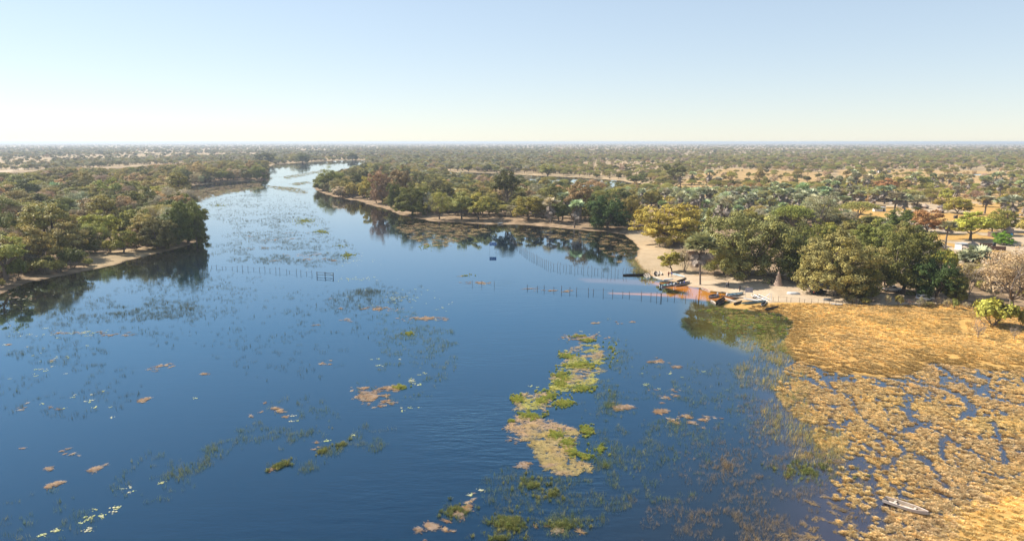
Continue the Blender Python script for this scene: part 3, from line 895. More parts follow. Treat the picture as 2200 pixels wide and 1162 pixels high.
 (1982, 378, 406, 36, 'dome', 'olive', 'olive dome in the far right clearing'),
 (2006, 394, 418, 44, 'sparse', 'olive', 'thin olive tree right of the olive dome'),
 (2057, 388, 417, 34, 'dome', 'orange-brown', 'orange-brown tree in the far right clearing'),
 (2117, 380, 415, 26, 'skirtpalm', 'silvery green', 'palm at the left of the far right palm group'),
 (2138, 387, 412, 20, 'skirtpalm', 'silvery green', 'middle palm of the far right palm group'),
 (2168, 390, 412, 18, 'skirtpalm', 'silvery green', 'fourth palm of the far right group behind the others'),
 (2190, 390, 420, 20, 'skirtpalm', 'silvery green', 'palm at the right end of the far right palm group'),
 (2115, 424, 462, 36, 'palm', 'silvery green', 'palm left of the palm cluster by the right edge'),
 (2148, 428, 470, 38, 'palm', 'silvery green', 'palm in the middle of the cluster by the right edge'),
 (2180, 424, 492, 44, 'palm', 'silvery green', 'tallest palm of the cluster by the right edge'),
 (2202, 440, 495, 36, 'palm', 'silvery green', 'palm cut by the right edge of the picture behind the village'),
 (1797, 408, 446, 26, 'skirtpalm', 'silvery green', 'skirted palm left of the wide flat-topped thorn tree'),
 (1830, 402, 442, 28, 'palm', 'silvery green', 'slim-trunked palm directly behind the flat-topped thorn tree'),
 (1850, 412, 444, 28, 'skirtpalm', 'silvery green', 'palm right behind the flat-topped thorn tree'),
 (1878, 409, 448, 30, 'skirtpalm', 'silvery green', 'thick skirted palm beside the dark reed fence'),
 (1900, 402, 440, 32, 'skirtpalm', 'silvery green', 'palm behind the white metal shed'),
 (1811, 424, 462, 30, 'palm', 'silvery green', 'palm over the small thatched lean-to left of the thorn tree'),
 (1776, 388, 418, 22, 'skirtpalm', 'silvery green', 'grey skirted palm alone at the village edge'),
 (1833, 366, 395, 14, 'palm', 'silvery green', 'thin distant palm in the far right clearing'),
 (1822, 455, 490, 34, 'lowpalm', 'blue-green', 'low green palm in front of the thatched shelter'),
 (1718, 395, 430, 30, 'lowpalm', 'blue-green', 'rounded palm standing clear behind the flat-topped tree'),
 (1686, 396, 432, 32, 'palm', 'silvery green', 'palm left of the rounded clear-standing palm'),
 (1773, 404, 445, 34, 'palm', 'blue-green', 'dense green palm head above the grey thin tree'),
]
for h in HEROES:
    hero(*h[:7], H=h[7] if len(h) > 7 else None, var=h[8] if len(h) > 8 else None)

# ---------------------------------------------------------------- woods filled between the known trees
def keepclear():
    return np.array([(t['x'], t['y'], t['W']) for t in TREES])

def fill(poly, spacing, n, seed, skyline=None, zone=None):
    """candidate spots in a ground polygon at least `spacing` apart"""
    rs = np.random.RandomState(seed)
    P = GA(poly)
    lo, hi = P.min(0), P.max(0)
    cell = {}
    out = []
    for _ in range(n):
        p = lo + (hi - lo) * rs.rand(2)
        if not inpoly(p[0:1], p[1:2], P)[0]: continue
        sp = spacing * rs.uniform(.75, 1.3)
        k = (int(p[0] // spacing), int(p[1] // spacing))
        if any((p[0] - q[0]) ** 2 + (p[1] - q[1]) ** 2 < sp * sp for a in (-1, 0, 1) for b in (-1, 0, 1) for q in cell.get((k[0] + a, k[1] + b), [])): continue
        cell.setdefault(k, []).append(p)
        out.append(p)
    return np.array(out).reshape(-1, 2)

SKY1 = ([-300, 60, 130, 250, 330, 420, 480, 560, 600], [378, 372, 358, 364, 356, 350, 346, 340, 344])
SKY2 = ([680, 740, 790, 870, 950, 1050, 1100, 1200, 1300, 1400, 1500, 1640, 1780, 1900], [366, 366, 350, 356, 379, 391, 393, 399, 403, 404, 402, 400, 410, 430])
CANDS = []
rs = np.random.RandomState(77)
def mixpick(mix):
    r = rs.rand() * sum(m[2] for m in mix)
    for k, c, w_ in mix:
        r -= w_
        if r <= 0: return k, c
    return mix[-1][:2]
MIX1 = [('dome', 'dark green', 3), ('dense', 'dark green', 5), ('dome', 'mid green', 5), ('dome', 'olive', 7), ('tall', 'olive', 3), ('sparse', 'grey-green', 3), ('dome', 'orange-brown', 5), ('sparse', 'pinkish brown', 4), ('sparse', 'straw-brown', 2), ('umbrella', 'olive', 3), ('lowpalm', 'blue-green', 1.2), ('bush', 'olive', 2), ('dome', 'yellow-green', 1)]
MIX2 = [('dome', 'dark green', 5), ('dome', 'mid green', 3), ('dome', 'olive', 5), ('sparse', 'grey-green', 3), ('tall', 'dark green', 2), ('dome', 'orange-brown', 1.5), ('umbrella', 'olive', 2), ('bush', 'olive', 3), ('lowpalm', 'silvery green', 1.5), ('dome', 'yellow-green', 1)]
MIXP = [('palm', 'silvery green', 5), ('lowpalm', 'silvery green', 4), ('skirtpalm', 'silvery green', 3), ('lowpalm', 'blue-green', 2), ('dome', 'olive', 2.5), ('dense', 'mid green', 1.5), ('sparse', 'grey-green', 1.5), ('bush', 'golden-brown', 1)]
SIZES = {'dome': (8, 8.5), 'dense': (9, 8.5), 'tall': (11, 9), 'sparse': (7.5, 8), 'umbrella': (7.5, 10), 'bush': (3.2, 4.5), 'drybush': (2.4, 3.6), 'lowpalm': (5, 5), 'palm': (12.5, 6), 'skirtpalm': (9.5, 5), 'bare': (3, 3)}
ZONES = [
 ([(-500, 640), (-500, 385), (-200, 372), (120, 366), (330, 354), (480, 358), (570, 366), (566, 385), (440, 393), (398, 402), (412, 430), (428, 470), (430, 505), (400, 522), (330, 532), (240, 548), (150, 562), (60, 584), (-60, 604)], 8.2, 60000, MIX1, SKY1, 'left bank wood', .92),
 ([(690, 404), (745, 376), (790, 362), (850, 368), (950, 394), (1100, 402), (1340, 414), (1330, 488), (1280, 488), (1130, 474), (1050, 472), (930, 466), (850, 450), (760, 424), (700, 412)], 6.2, 16000, MIX2, SKY2, 'wood between river and backwater', .92),
 ([(1330, 418), (1420, 424), (1600, 428), (1790, 440), (1790, 476), (1680, 500), (1560, 500), (1510, 470), (1400, 450), (1340, 450)], 6.3, 9000, MIXP, SKY2, 'palm belt behind the beach trees', .95),
 ([(1640, 500), (1790, 480), (1860, 505), (1960, 530), (1990, 590), (1960, 622), (1800, 600), (1690, 570)], 7.5, 3000, MIX2, None, 'wood behind the parked cars', .9),
 ([(-120, 640), (-60, 600), (60, 574), (190, 556), (190, 578), (130, 588), (60, 602), (0, 620), (-100, 652)], 3.6, 1500, [('bush', 'olive', 3), ('bush', 'dark green', 2), ('drybush', 'straw-brown', 2), ('sparse', 'grey-green', 1)], None, 'shore thicket on the left', .8),
 ([(2060, 600), (2140, 590), (2300, 600), (2300, 650), (2100, 650)], 5.5, 2000, [('sparse', 'straw-brown', 4), ('drybush', 'straw-brown', 4), ('bush', 'olive', 2)], None, 'thicket at the right edge', .8),
 ([(1790, 408), (2230, 400), (2230, 440), (1990, 430), (1900, 440), (1790, 440)], 9.5, 4000, [('bush', 'golden-brown', 3), ('dome', 'olive', 2), ('palm', 'silvery green', 3), ('skirtpalm', 'silvery green', 3), ('bush', 'orange-brown', 2)], None, 'clearing behind the village', .45),
 ([(1960, 446), (2230, 440), (2230, 520), (2140, 500), (2060, 470), (1980, 470)], 11, 1500, [('dome', 'golden-brown', 3), ('dome', 'olive', 3), ('palm', 'silvery green', 2), ('bush', 'olive', 3)], None, 'village trees', .22),
]
def topy(x, y, H):
    return PX(x, y, H)[1]
for poly, sp, n, mix, skl, zone, dens in ZONES:
    pts = fill(poly, sp, n, len(CANDS) + 3)
    K = keepclear()
    sd = landsd(pts[:, 0], pts[:, 1])
    for (x, y), s_ in zip(pts, sd):
        if s_ < 2.0 or rs.rand() > dens: continue
        k, c = mixpick(mix)
        h0, w0 = SIZES[k]
        f = rs.uniform(.75, 1.3)
        if zone == 'left bank wood': f *= rs.uniform(1.0, 1.6)
        elif zone == 'wood between river and backwater': f *= 1.12
        H, W = h0 * f * rs.uniform(.9, 1.15), w0 * f
        d = np.hypot(K[:, 0] - x, K[:, 1] - y)
        if (d < (K[:, 2] * .38 + W * .22)).any(): continue
        # nothing grown between the camera and the foot of a known tree's crown unless it is low
        px, py = PX(x, y)
        if skl is not None:
            lim = np.interp(px, skl[0], skl[1])
            if topy(x, y, H) < lim:
                H2 = H
                while topy(x, y, H2) < lim and H2 > 2.5: H2 *= .85
                if H2 <= 2.5: continue
                W *= H2 / H; H = H2
        CANDS.append((W * H / (x * x + y * y), x, y, k, c, H, W, zone))
# scattered trees of the far plain
P_CLEAR = [(GA(p), q) for p, q in (
    ([(-400, 360), (0, 372), (120, 352), (330, 342), (560, 334), (560, 330), (300, 331), (0, 340), (-400, 345)], .12),
    ([(1385, 420), (1500, 372), (1560, 362), (1790, 372), (1800, 405), (1600, 425), (1480, 428)], .10),
    ([(1790, 372), (2300, 376), (2300, 440), (1990, 436), (1790, 410)], .12),
    ([(1790, 366), (1900, 364), (2300, 372), (2300, 381), (1990, 378), (1790, 372)], .15),
    ([(1580, 324), (1830, 323), (1830, 320), (1580, 321)], .05), ([(925, 364), (1330, 382), (1400, 392), (1440, 400), (1440, 426), (1340, 424), (1100, 412), (925, 402)], 0.16),
    ([(640, 342), (790, 345), (790, 336), (700, 337)], .25), ([(1290, 355), (1360, 352), (1400, 362), (1380, 385), (1330, 385)], .25))]
for i in range(116000):
    az = radians(rs.uniform(-50, 50)); dp = radians(.14 + (rs.rand() ** 1.35) * 4.2)
    r = CAMH / math.tan(dp)
    x, y = sin(az) * r, cos(az) * r
    CANDS.append((None, x, y, None, None, 0, 0, 'far plain'))
far = [c for c in CANDS if c[0] is None]
CANDS = [c for c in CANDS if c[0] is not None]
FX = np.array([c[1] for c in far]); FY = np.array([c[2] for c in far])
dens = np.full(len(FX), 1.0)
nz = vnoise(FX, FY, 260, 9); nz2 = vnoise(FX, FY, 60, 10)
dens *= np.where(np.hypot(FX, FY) < 2500, .45 + .55 * sm(.25, .6, nz * .6 + nz2 * .4), 1)
dens *= .52 + .48 * sm(.36, .56, vnoise(FX, FY, 700, 15) * .6 + vnoise(FX, FY, 1900, 16) * .4)
for P, q in P_CLEAR:
    dens = np.where(inpoly(FX, FY, P), q, dens)
for P in (GA(ZONES[0][0]), GA(ZONES[1][0]), GA(ZONES[2][0]), GA(ZONES[3][0]), GA([(1780, 440), (2300, 430), (2300, 620), (1780, 520)])):
    dens = np.where(inpoly(FX, FY, P), 0, dens)
sdv = landsd(FX, FY)
dens = np.where(sdv < 4, 0, dens)
ok = rs.rand(len(FX)) < dens
FX, FY = FX[ok], FY[ok]
MIXL = [('dome', 'grey-green', 4), ('dome', 'dark green', 4), ('dome', 'olive', 4), ('sparse', 'grey-green', 3), ('bush', 'olive', 4), ('umbrella', 'olive', 2), ('dome', 'orange-brown', .7), ('bush', 'pinkish brown', .8), ('palm', 'silvery green', .25)]
MIXR = [('umbrella', 'olive', 5), ('bush', 'olive', 5), ('umbrella', 'pale olive', 4), ('dome', 'olive', 3), ('sparse', 'pinkish brown', 3.2), ('sparse', 'orange-brown', 1.2), ('bush', 'grey-green', 4), ('dome', 'dark green', 2), ('palm', 'silvery green', .3)]
for x, y in zip(FX, FY):
    D = sqrt(x * x + y * y)
    k, c = mixpick(MIXR if x > y * .06 else MIXL)
    h0, w0 = SIZES[k]
    f = rs.uniform(.7, 1.25) * (1 if D < 2500 else 1.15)
    if x > y * .06 and D < 1500: f *= .85
    if x > y * .1 and D < 1600 and rs.rand() < .58: continue
    CANDS.append((w0 * f * h0 * f / D / D, x, y, k, c, h0 * f, w0 * f, 'plain beyond the river'))
CANDS.sort(key=lambda c: -c[0])
left = {'tree': 300, 'palm tree': 170, 'shrub': 140}
for t in TREES: left[CAT[t['kind']]] -= 1
REST = []
for c in CANDS:
    cat = CAT[c[3]]
    if left[cat] > 0 and c[7] != 'plain beyond the river' or (left[cat] > 0 and np.hypot(c[1], c[2]) < 700):
        left[cat] -= 1
        plant(c[1], c[2], c[3], c[4], c[5], c[6], zone=c[7])
    else: REST.append(c)
ORD = ['leftmost', 'second from the left', 'third from the left', 'fourth from the left', 'fifth from the left', 'sixth from the left', 'seventh from the left', 'eighth from the left', 'ninth from the left', 'tenth from the left']
ZN = {'village trees': 'the village yards', 'shore thicket on the left': 'the left shore thicket', 'left bank wood': 'the left bank wood', 'wood between river and backwater': 'the backwater wood', 'palm belt behind the beach trees': 'the palm belt',
      'wood behind the parked cars': 'the wood behind the cars', 'thicket at the right edge': 'the right edge thicket', 'clearing behind the village': 'the village clearing', 'plain beyond the river': 'the far plain'}
cl = {}
for t in TREES:
    if not t['labelled']: cl.setdefault((t['zone'], t['kind'], t['col']), []).append(t)
ROWS = {1: [''], 2: ['near side of ', 'far side of '], 3: ['near side of ', 'middle of ', 'far side of '], 4: ['nearest part of ', 'near half of ', 'far half of ', 'farthest part of ']}
for (zn, k, c), L in cl.items():
    L.sort(key=lambda t: t['y'])
    nr = min(4, max(1, -(-len(L) // 9)))
    for r in range(nr):
        S = L[r * len(L) // nr:(r + 1) * len(L) // nr]
        S.sort(key=lambda t: t['x'] / t['y'])
        for i, t in enumerate(S):
            wd = WORD[k]
            where = 'in ' + ROWS[nr][r] + ZN[zn]
            n_ = len(S)
            if n_ == 1: lb = f'only {c} {wd} {where}'
            else:
                o_ = ORD[i].replace(' the', '') if i < 10 else ('rightmost' if i == n_ - 1 else f'{["eleventh", "twelfth", "thirteenth", "fourteenth", "fifteenth", "sixteenth", "seventeenth", "eighteenth"][min(7, i - 10)]} from left')
                if i == n_ - 1: o_ = 'rightmost'
                lb = f'{o_} {c} {wd} {where}'
            t['o']['label'] = lb
            t['o']['group'] = ({'tree': 'trees', 'palm tree': 'palms', 'shrub': 'shrubs'}[CAT[k]]) + ' of ' + ZN[zn]

# ---------------------------------------------------------------- instanced masses nobody could count
def scatter(name, P, protos, idx, rot, scl, tint, label, parent=None):
    me = bpy.data.meshes.new(name + '_points')
    P = np.asarray(P, np.float32).reshape(-1, 3)
    n = len(P)
    me.vertices.add(n); me.vertices.foreach_set('co', P.ravel())
    for nm, ty, key, v in (('rot', 'FLOAT_VECTOR', 'vector', rot), ('scl', 'FLOAT_VECTOR', 'vector', scl), ('tint', 'FLOAT_COLOR', 'color', tint), ('pick', 'INT', 'value', idx)):
        at = me.attributes.new(nm, ty, 'POINT')
        v = np.asarray(v)
        if ty == 'FLOAT_COLOR': v = np.concatenate([v, np.ones((n, 1))], 1)
        at.data.foreach_set(key, v.astype(np.int32 if ty == 'INT' else np.float32).ravel())
    lib = bpy.data.collections.new(name + '_kinds')
    for i, pm in enumerate(protos):
        o = bpy.data.objects.new('%s_kind_%02d' % (name, i), pm)
        lib.objects.link(o)
    ng = bpy.data.node_groups.new(name + '_nodes', 'GeometryNodeTree')
    ng.interface.new_socket('Geometry', in_out='INPUT', socket_type='NodeSocketGeometry')
    ng.interface.new_socket('Geometry', in_out='OUTPUT', socket_type='NodeSocketGeometry')
    gi = ng.nodes.new('NodeGroupInput'); go = ng.nodes.new('NodeGroupOutput')
    ci = ng.nodes.new('GeometryNodeCollectionInfo'); ci.inputs['Collection'].default_value = lib
    ci.inputs['Separate Children'].default_value = True; ci.inputs['Reset Children'].default_value = True
    ip = ng.nodes.new('GeometryNodeInstanceOnPoints'); ip.inputs['Pick Instance'].default_value = True
    def na(nm, ty):
        a = ng.nodes.new('GeometryNodeInputNamedAttribute'); a.data_type = ty; a.inputs['Name'].default_value = nm
        return a.outputs['Attribute']
    ng.links.new(gi.outputs[0], ip.inputs['Points'])
    ng.links.new(ci.outputs[0], ip.inputs['Instance'])
    ng.links.new(na('pick', 'INT'), ip.inputs['Instance Index'])
    e = ng.nodes.new('FunctionNodeEulerToRotation')
    ng.links.new(na('rot', 'FLOAT_VECTOR'), e.inputs[0])
    ng.links.new(e.outputs[0], ip.inputs['Rotation'])
    ng.links.new(na('scl', 'FLOAT_VECTOR'), ip.inputs['Scale'])
    ng.links.new(ip.outputs[0], go.inputs[0])
    o = link(name, me, parent)
    md = o.modifiers.new('instances', 'NODES'); md.node_group = ng
    tag(o, label, kind='stuff')
    return o

ks = ['dome', 'dense', 'tall', 'umbrella', 'sparse', 'bush', 'palm', 'skirtpalm', 'lowpalm', 'drybush']
lib, lidx = [], {}
for k in ks:
    for i, pr in enumerate(KIND[k][:2]):
        lidx[(k, i)] = len(lib)
        lib.append(join(pr, 'far_' + OBJN[k]))
FARS = {'far_trees': [], 'far_palms': [], 'far_shrubs': []}
for c in REST:
    FARS[{'tree': 'far_trees', 'palm tree': 'far_palms', 'shrub': 'far_shrubs'}[CAT[c[3]]]].append(c)
LBL = {'far_trees': 'distant woodland of olive and grey trees covering the plain to the horizon', 'far_palms': 'distant fan palms dotted among the woodland', 'far_shrubs': 'distant low scrub scattered between the trees'}
for nm, L in FARS.items():
    n = len(L)
    x = np.array([c[1] for c in L]); y = np.array([c[2] for c in L])
    z = np.maximum(height(x, y), 0) - .03
    idx, sc_, tn = [], [], []
    for c in L:
        v = rs.randint(2); pr = KIND[c[3]][v]
        idx.append(lidx[(c[3], v)])
        sc_.append((c[6] / pr['W'], c[6] / pr['W'], c[5] / pr['H']))
        tn.append((np.array(TINT[c[4]]) * 1.0 + np.array([.025, .015, .006])) * rs.uniform(.75, 1.35) * (1 + rs.uniform(-.08, .08, 3)))
    rot = np.zeros((n, 3)); rot[:, 2] = rs.uniform(0, 6.28, n)
    scatter(nm, np.stack([x, y, z], 1), lib, idx, rot, np.array(sc_), np.array(tn), LBL[nm])
print('TREES', len(TREES), left, {k: len(v) for k, v in FARS.items()})

# ---------------------------------------------------------------- grass and water plants
def k_tussock(seed, R=.66, Hh=.46, n=95, w_=.034):
    rs = np.random.RandomState(seed); b = B()
    V, T, tn = [], [], []
    for i in range(n):
        a = rs.uniform(0, 2 * pi); q = rs.rand() ** .6
        p = np.array([cos(a), sin(a), 0]) * R * q * .55
        lean = np.array([cos(a), sin(a), 0]) * R * q * .6 + np.array([rs.normal() * .08, rs.normal() * .08, 0])
        h = Hh * (1.05 - .55 * q) * rs.uniform(.7, 1.2)
        s = np.array([-sin(a + rs.normal()), cos(a + rs.normal()), 0]) * w_ * rs.uniform(.7, 1.3)
        k = len(V)
        m = p + lean * .45 + np.array([0, 0, h * .75]); e = p + lean * 1.15 + np.array([0, 0, h])
        V += [p - s, p + s, m + s * .9, m - s * .9, e]
        T += [(k, k + 1, k + 2), (k, k + 2, k + 3), (k + 3, k + 2, k + 4)]
        t = np.clip(.5 + rs.normal() * .18, 0, 1); tn += [t, t, t]
    b.add(np.array(V), T=T, tone=np.array(tn))
    return b.mesh('tussock', BLADE)
def k_reed(seed, n=9, R=.55, Hh=.7, w_=.017, lean=.22):
    rs = np.random.RandomState(seed); b = B(); V, T, tn = [], [], []
    for i in range(n):
        p = np.array([rs.normal() * R * .5, rs.normal() * R * .5, -.03])
        l = np.array([rs.normal() * .1 + lean, rs.normal() * .1, 0]) * Hh
        h = Hh * rs.uniform(.5, 1.15); a = rs.uniform(0, pi)
        s = np.array([cos(a), sin(a), 0]) * w_
        k = len(V)
        V += [p - s, p + s, p + l + np.array([0, 0, h])]
        T.append((k, k + 1, k + 2)); tn.append(np.clip(.5 + rs.normal() * .2, 0, 1))
    b.add(np.array(V), T=T, tone=np.array(tn))
    return b.mesh('reed', BLADE)
def k_mat(seed, R=.75, n=80, s=.07):
    """a floating patch of broken stalks lying on the water"""
    rs = np.random.RandomState(seed); b = B()
    nb = 5
    bc = rs.normal(size=(nb, 2)) * np.array([R * .62, R * .26]); br = rs.uniform(.18, .5, nb) * R
    w_ = rs.randint(0, nb, n)
    a = rs.uniform(0, 2 * pi, n); q = rs.rand(n) ** .7 * br[w_]
    C = np.stack([bc[w_, 0] + np.cos(a) * q * 1.3, bc[w_, 1] + np.sin(a) * q * .7, rs.uniform(.01, .09, n)], 1)
    b.leaves(C, np.array([0, 0, 1.]) + rs.normal(size=(n, 3)) * .25, s * rs.uniform(.6, 1.5, n), rs, np.clip(.5 + rs.normal(0, .22, n), 0, 1), asp=.6)
    m = 26
    for i in range(m):
        a = rs.normal() * .5 + .4; l = rs.uniform(.2, .5)
        p = np.array([rs.normal() * R * .45, rs.normal() * R * .3, rs.uniform(.05, .11)])
        d = np.array([cos(a) * l, sin(a) * l, rs.normal() * .03]); s_ = np.array([-sin(a), cos(a), 0]) * .014
        b.add([p - d - s_, p - d + s_, p + d + s_, p + d - s_], Q=[(0, 3, 2, 1)], tone=.95)
    return b.mesh('mat', BLADE)
def k_pads(seed, n=7, R=.7):
    rs = np.random.RandomState(seed); b = B()
    for i in range(n):
        r = rs.uniform(.10, .2); c = np.array([rs.normal() * R * .5, rs.normal() * R * .5, .02 + .004 * i])
        th = np.linspace(.25, 2 * pi - .25, 9)
        V = np.vstack([c, np.stack([c[0] + np.cos(th) * r, c[1] + np.sin(th) * r, np.full(9, c[2] + rs.uniform(0, .015))], 1)])
        b.add(V, T=[(0, j + 1, j + 2) for j in range(8)], tone=np.clip(.5 + rs.normal() * .2, 0, 1))
    return b.mesh('pads', BLADE)
TUS = [k_tussock(s) for s in (1, 2, 3)]
REE = [k_reed(s) for s in (4, 5)] + [k_reed(6, n=16, R=.9)]
MAT = [k_mat(s) for s in (7, 8, 9, 12, 13)]
PAD = [k_pads(s) for s in (10, 11)]
gr = np.random.RandomState(31)

def spread(n, clump=0.0, tilt=.0, squash=1.0, s=(.7, 1.3), k=3):
    rot = np.stack([gr.normal(0, tilt, n), gr.normal(0, tilt, n), gr.uniform(0, 2 * pi, n)], 1)
    sc = gr.uniform(s[0], s[1], n)[:, None] * np.array([1, 1, squash])
    return gr.randint(0, k, n), rot, sc

def inarea(poly, per_m2):
    P = GA(poly); lo, hi = P.min(0), P.max(0)
    n = int((hi - lo).prod() * per_m2)
    p = lo + (hi - lo) * gr.rand(n, 2)
    return p[inpoly(p[:, 0], p[:, 1], P)]

CH = [([(1761, 799), (1795, 847)], .8), ([(1802, 838), (1827, 858), (1845, 890), (1867, 913), (1916, 940), (1949, 970), (1982, 981), (2009, 1011), (2020, 1033), (2039, 1049)], .75),
      ([(1845, 804), (1905, 813), (1961, 822), (2018, 833), (2064, 849), (2091, 881)], 1.6), ([(1950, 858), (1955, 900)], 1.0), ([(1882, 858), (1936, 874), (1960, 905)], .8),
      ([(2091, 881), (2060, 900)], 1.8), ([(1938, 880), (1982, 915), (2025, 932), (2064, 962), (2118, 981), (2159, 997)], .85), ([(1949, 970), (1916, 995), (1894, 1011)], .7),
      ([(2020, 932), (2025, 989)], .8), ([(2134, 907), (2151, 956), (2159, 997)], .9), ([(1873, 1044), (1894, 1098), (1894, 1131)], 1.0), ([(1994, 838), (1998, 862)], .7),
      ([(2018, 790), (2060, 815), (2110, 850), (2200, 872)], 1.5), ([(1720, 800), (1760, 830), (1800, 838)], 1.0), ([(1982, 915), (1950, 925)], 1.2)]
CHW = [(GA(p), w_) for p, w_ in CH]
def chan(p):
    m = np.full(len(p), 9.)
    for P, w_ in CHW: m = np.minimum(m, segdist(p[:, 0], p[:, 1], P, False) / (w_ * .62))
    return m
# flooded marsh
P_FL = [(1690, 790), (1720, 776), (1780, 800), (1900, 812), (1960, 804), (2000, 780), (2100, 795), (2400, 800), (2500, 1250), (1840, 1250), (1800, 1130), (1790, 1050), (1770, 985), (1740, 920), (1690, 880), (1665, 840)]
p = inarea(P_FL, 7.0)
nz = vnoise(p[:, 0], p[:, 1], 2.6, 21) * .5 + vnoise(p[:, 0], p[:, 1], .9, 22) * .5
px_, py_ = PX(p[:, 0], p[:, 1])
edge = sm(0, 15, -sdf(p[:, 0], p[:, 1], GA(P_FL)))
wetter = .13 * sm(0, 1, (1905 - px_) / 90 + .2) * (py_ > 960) + np.exp(-(((px_ - 2060) / 90) ** 2 + ((py_ - 825) / 30) ** 2)) * .25 + np.exp(-(((px_ - 1760) / 60) ** 2 + ((py_ - 808) / 16) ** 2)) * .2
rdg = np.minimum(np.abs(vnoise(p[:, 0], p[:, 1], 5.5, 61) - .5) * 5.5, np.abs(vnoise(p[:, 0], p[:, 1], 9, 62) - .5) * 9)
soft = gr.normal(0, .065, len(p))
keep = (chan(p) + soft * 5 > 1) & (rdg + soft * 1.5 > .17) & (nz + soft + .30 * edge > .44 + wetter - .16 * sm(950, 1120, py_) * sm(1900, 2050, px_))
p = p[keep]; nzk = nz[keep]
n = len(p)
i_, r_, s_ = spread(n, s=(.34, .80))
g1 = np.array([.80, .60, .26]); g2 = np.array([.62, .38, .14]); g3 = np.array([.72, .53, .30])
q = vnoise(p[:, 0], p[:, 1], 9, 24)[:, None]
hh_ = height(p[:, 0], p[:, 1]); kk_ = hh_ < .12; p = p[kk_]; q = q[kk_]; n = len(p); i_, r_, s_ = i_[kk_], r_[kk_], s_[kk_]
tn = (g1 * (1 - q) + g3 * q) * gr.uniform(.62, 1.15, (n, 1))
br_ = (gr.rand(n, 1) < .22)
tn = np.where(br_, tn * np.array([.62, .55, .5]), tn)
scatter('marsh_grass', np.c_[p, np.maximum(height(p[:, 0], p[:, 1]), -.02)], TUS, i_, r_, s_, tn, 'golden tussocks of flooded marsh grass with dark water channels between them')
pb = inarea(P_FL, 1.5); pb = pb[height(pb[:, 0], pb[:, 1]) < .1]; n = len(pb); i_, r_, s_ = spread(n, s=(.35, .8))
scatter('marsh_stalks', np.c_[pb, np.full(n, .0)], REE, i_, r_, s_, np.array([.46, .32, .16]) * gr.uniform(.6, 1.2, (n, 1)), 'thin brown stalks standing in the marsh channels')
# dry meadow and lawn
p1 = inarea([(1600, 660), (1690, 658), (1790, 660), (1900, 664), (2060, 660), (2400, 676), (2600, 850), (2250, 825), (2100, 812), (2000, 800), (1960, 822), (1900, 826), (1850, 822), (1780, 812), (1700, 785), (1668, 745), (1680, 720), (1685, 695), (1650, 676)], 2.4)
p1 = p1[height(p1[:, 0], p1[:, 1]) > .0]
p2 = inarea([(2200, 1000), (2120, 1050), (2040, 1095), (1985, 1162), (1960, 1300), (2500, 1300), (2500, 1000)], 3.0)
nz = vnoise(p1[:, 0], p1[:, 1], 4, 25) * .6 + vnoise(p1[:, 0], p1[:, 1], 1.5, 26) * .4
dpath = segdist(p1[:, 0], p1[:, 1], GA(PATHS[0][0]), False)
p1 = p1[(nz > .22) & (dpath > .9) & (chan(p1) > 1)]
p = np.vstack([p1, p2]); n = len(p)
i_, r_, s_ = spread(n, s=(.6, 1.15)); s_[len(p1):] *= .8; s_[:, 2] *= .75
q = vnoise(p[:, 0], p[:, 1], 12, 27)[:, None]
px_, py_ = PX(p[:, 0], p[:, 1])
tn = (np.array([.84, .59, .23]) * (1 - q) + np.array([.66, .46, .21]) * q) * gr.uniform(.62, 1.18, (n, 1)) * (.72 + .5 * vnoise(p[:, 0], p[:, 1], 4.5, 29)[:, None])
dk = np.exp(-((landsd(p[:, 0], p[:, 1]) - 1) / 5) ** 2)[:, None] * (np.arange(n) < len(p1))[:, None] * .6
tn = tn * (1 - dk) + np.array([.30, .19, .06]) * dk
scatter('meadow_grass', np.c_[p, height(p[:, 0], p[:, 1]) - .03], TUS, i_, r_, s_, tn, 'thick golden dry grass covering the meadow on the right bank')

# dense wet fringe and submerged green in front of the docked boats
def ell(L):
    """(cx, cy, rx, ry, count) ellipses of the photograph -> spots on the water"""
    out, own = [], []
    for j, e in enumerate(L):
        cx, cy, rx, ry, n = e[:5]
        a = gr.uniform(0, 2 * pi, n); q = np.sqrt(gr.rand(n)) if len(e) < 6 or not e[5] else np.abs(gr.normal(0, .6, n))
        th = e[6] if len(e) > 6 else 0
        ex, ey = np.cos(a) * q * rx, np.sin(a) * q * ry
        x = cx + ex * cos(th) + ey * sin(th); y = cy - ex * sin(th) + ey * cos(th)
        pts = np.array([G(u, v) for u, v in zip(x, np.maximum(y, 330))])
        out.append(pts); own.append(np.full(n, j))
    return np.vstack(out), np.concatenate(own)

def weeds(name, L, protos, cols, label, s, tilt=.05, squash=1.0, clump=None, gauss=False, rz=None, k=1.0):
    L = [(e[0], e[1], e[2], e[3], max(3, int(e[4] * k)), 1 if gauss else (e[5] if len(e) > 5 else 0), e[6] if len(e) > 6 else 0) for e in L]
    p, own = ell(L)
    h = height(p[:, 0], p[:, 1])
    k = h < .05
    if clump:
        nz = vnoise(p[:, 0], p[:, 1], clump[0], 41) * .6 + vnoise(p[:, 0], p[:, 1], clump[0] * .4, 42) * .4
        k &= nz > clump[1]
    p, own = p[k], own[k]
    n = len(p)
    i_, r_, s_ = spread(n, tilt=tilt, squash=squash, s=s, k=len(protos))
    if rz is not None: r_[:, 2] = gr.normal(rz, .25, n)
    cols = np.array(cols)
    c = cols[gr.randint(0, len(cols), n)] * gr.uniform(.75, 1.2, (n, 1))
    return scatter(name, np.c_[p, np.full(n, .015)], protos, i_, r_, s_, c, label)

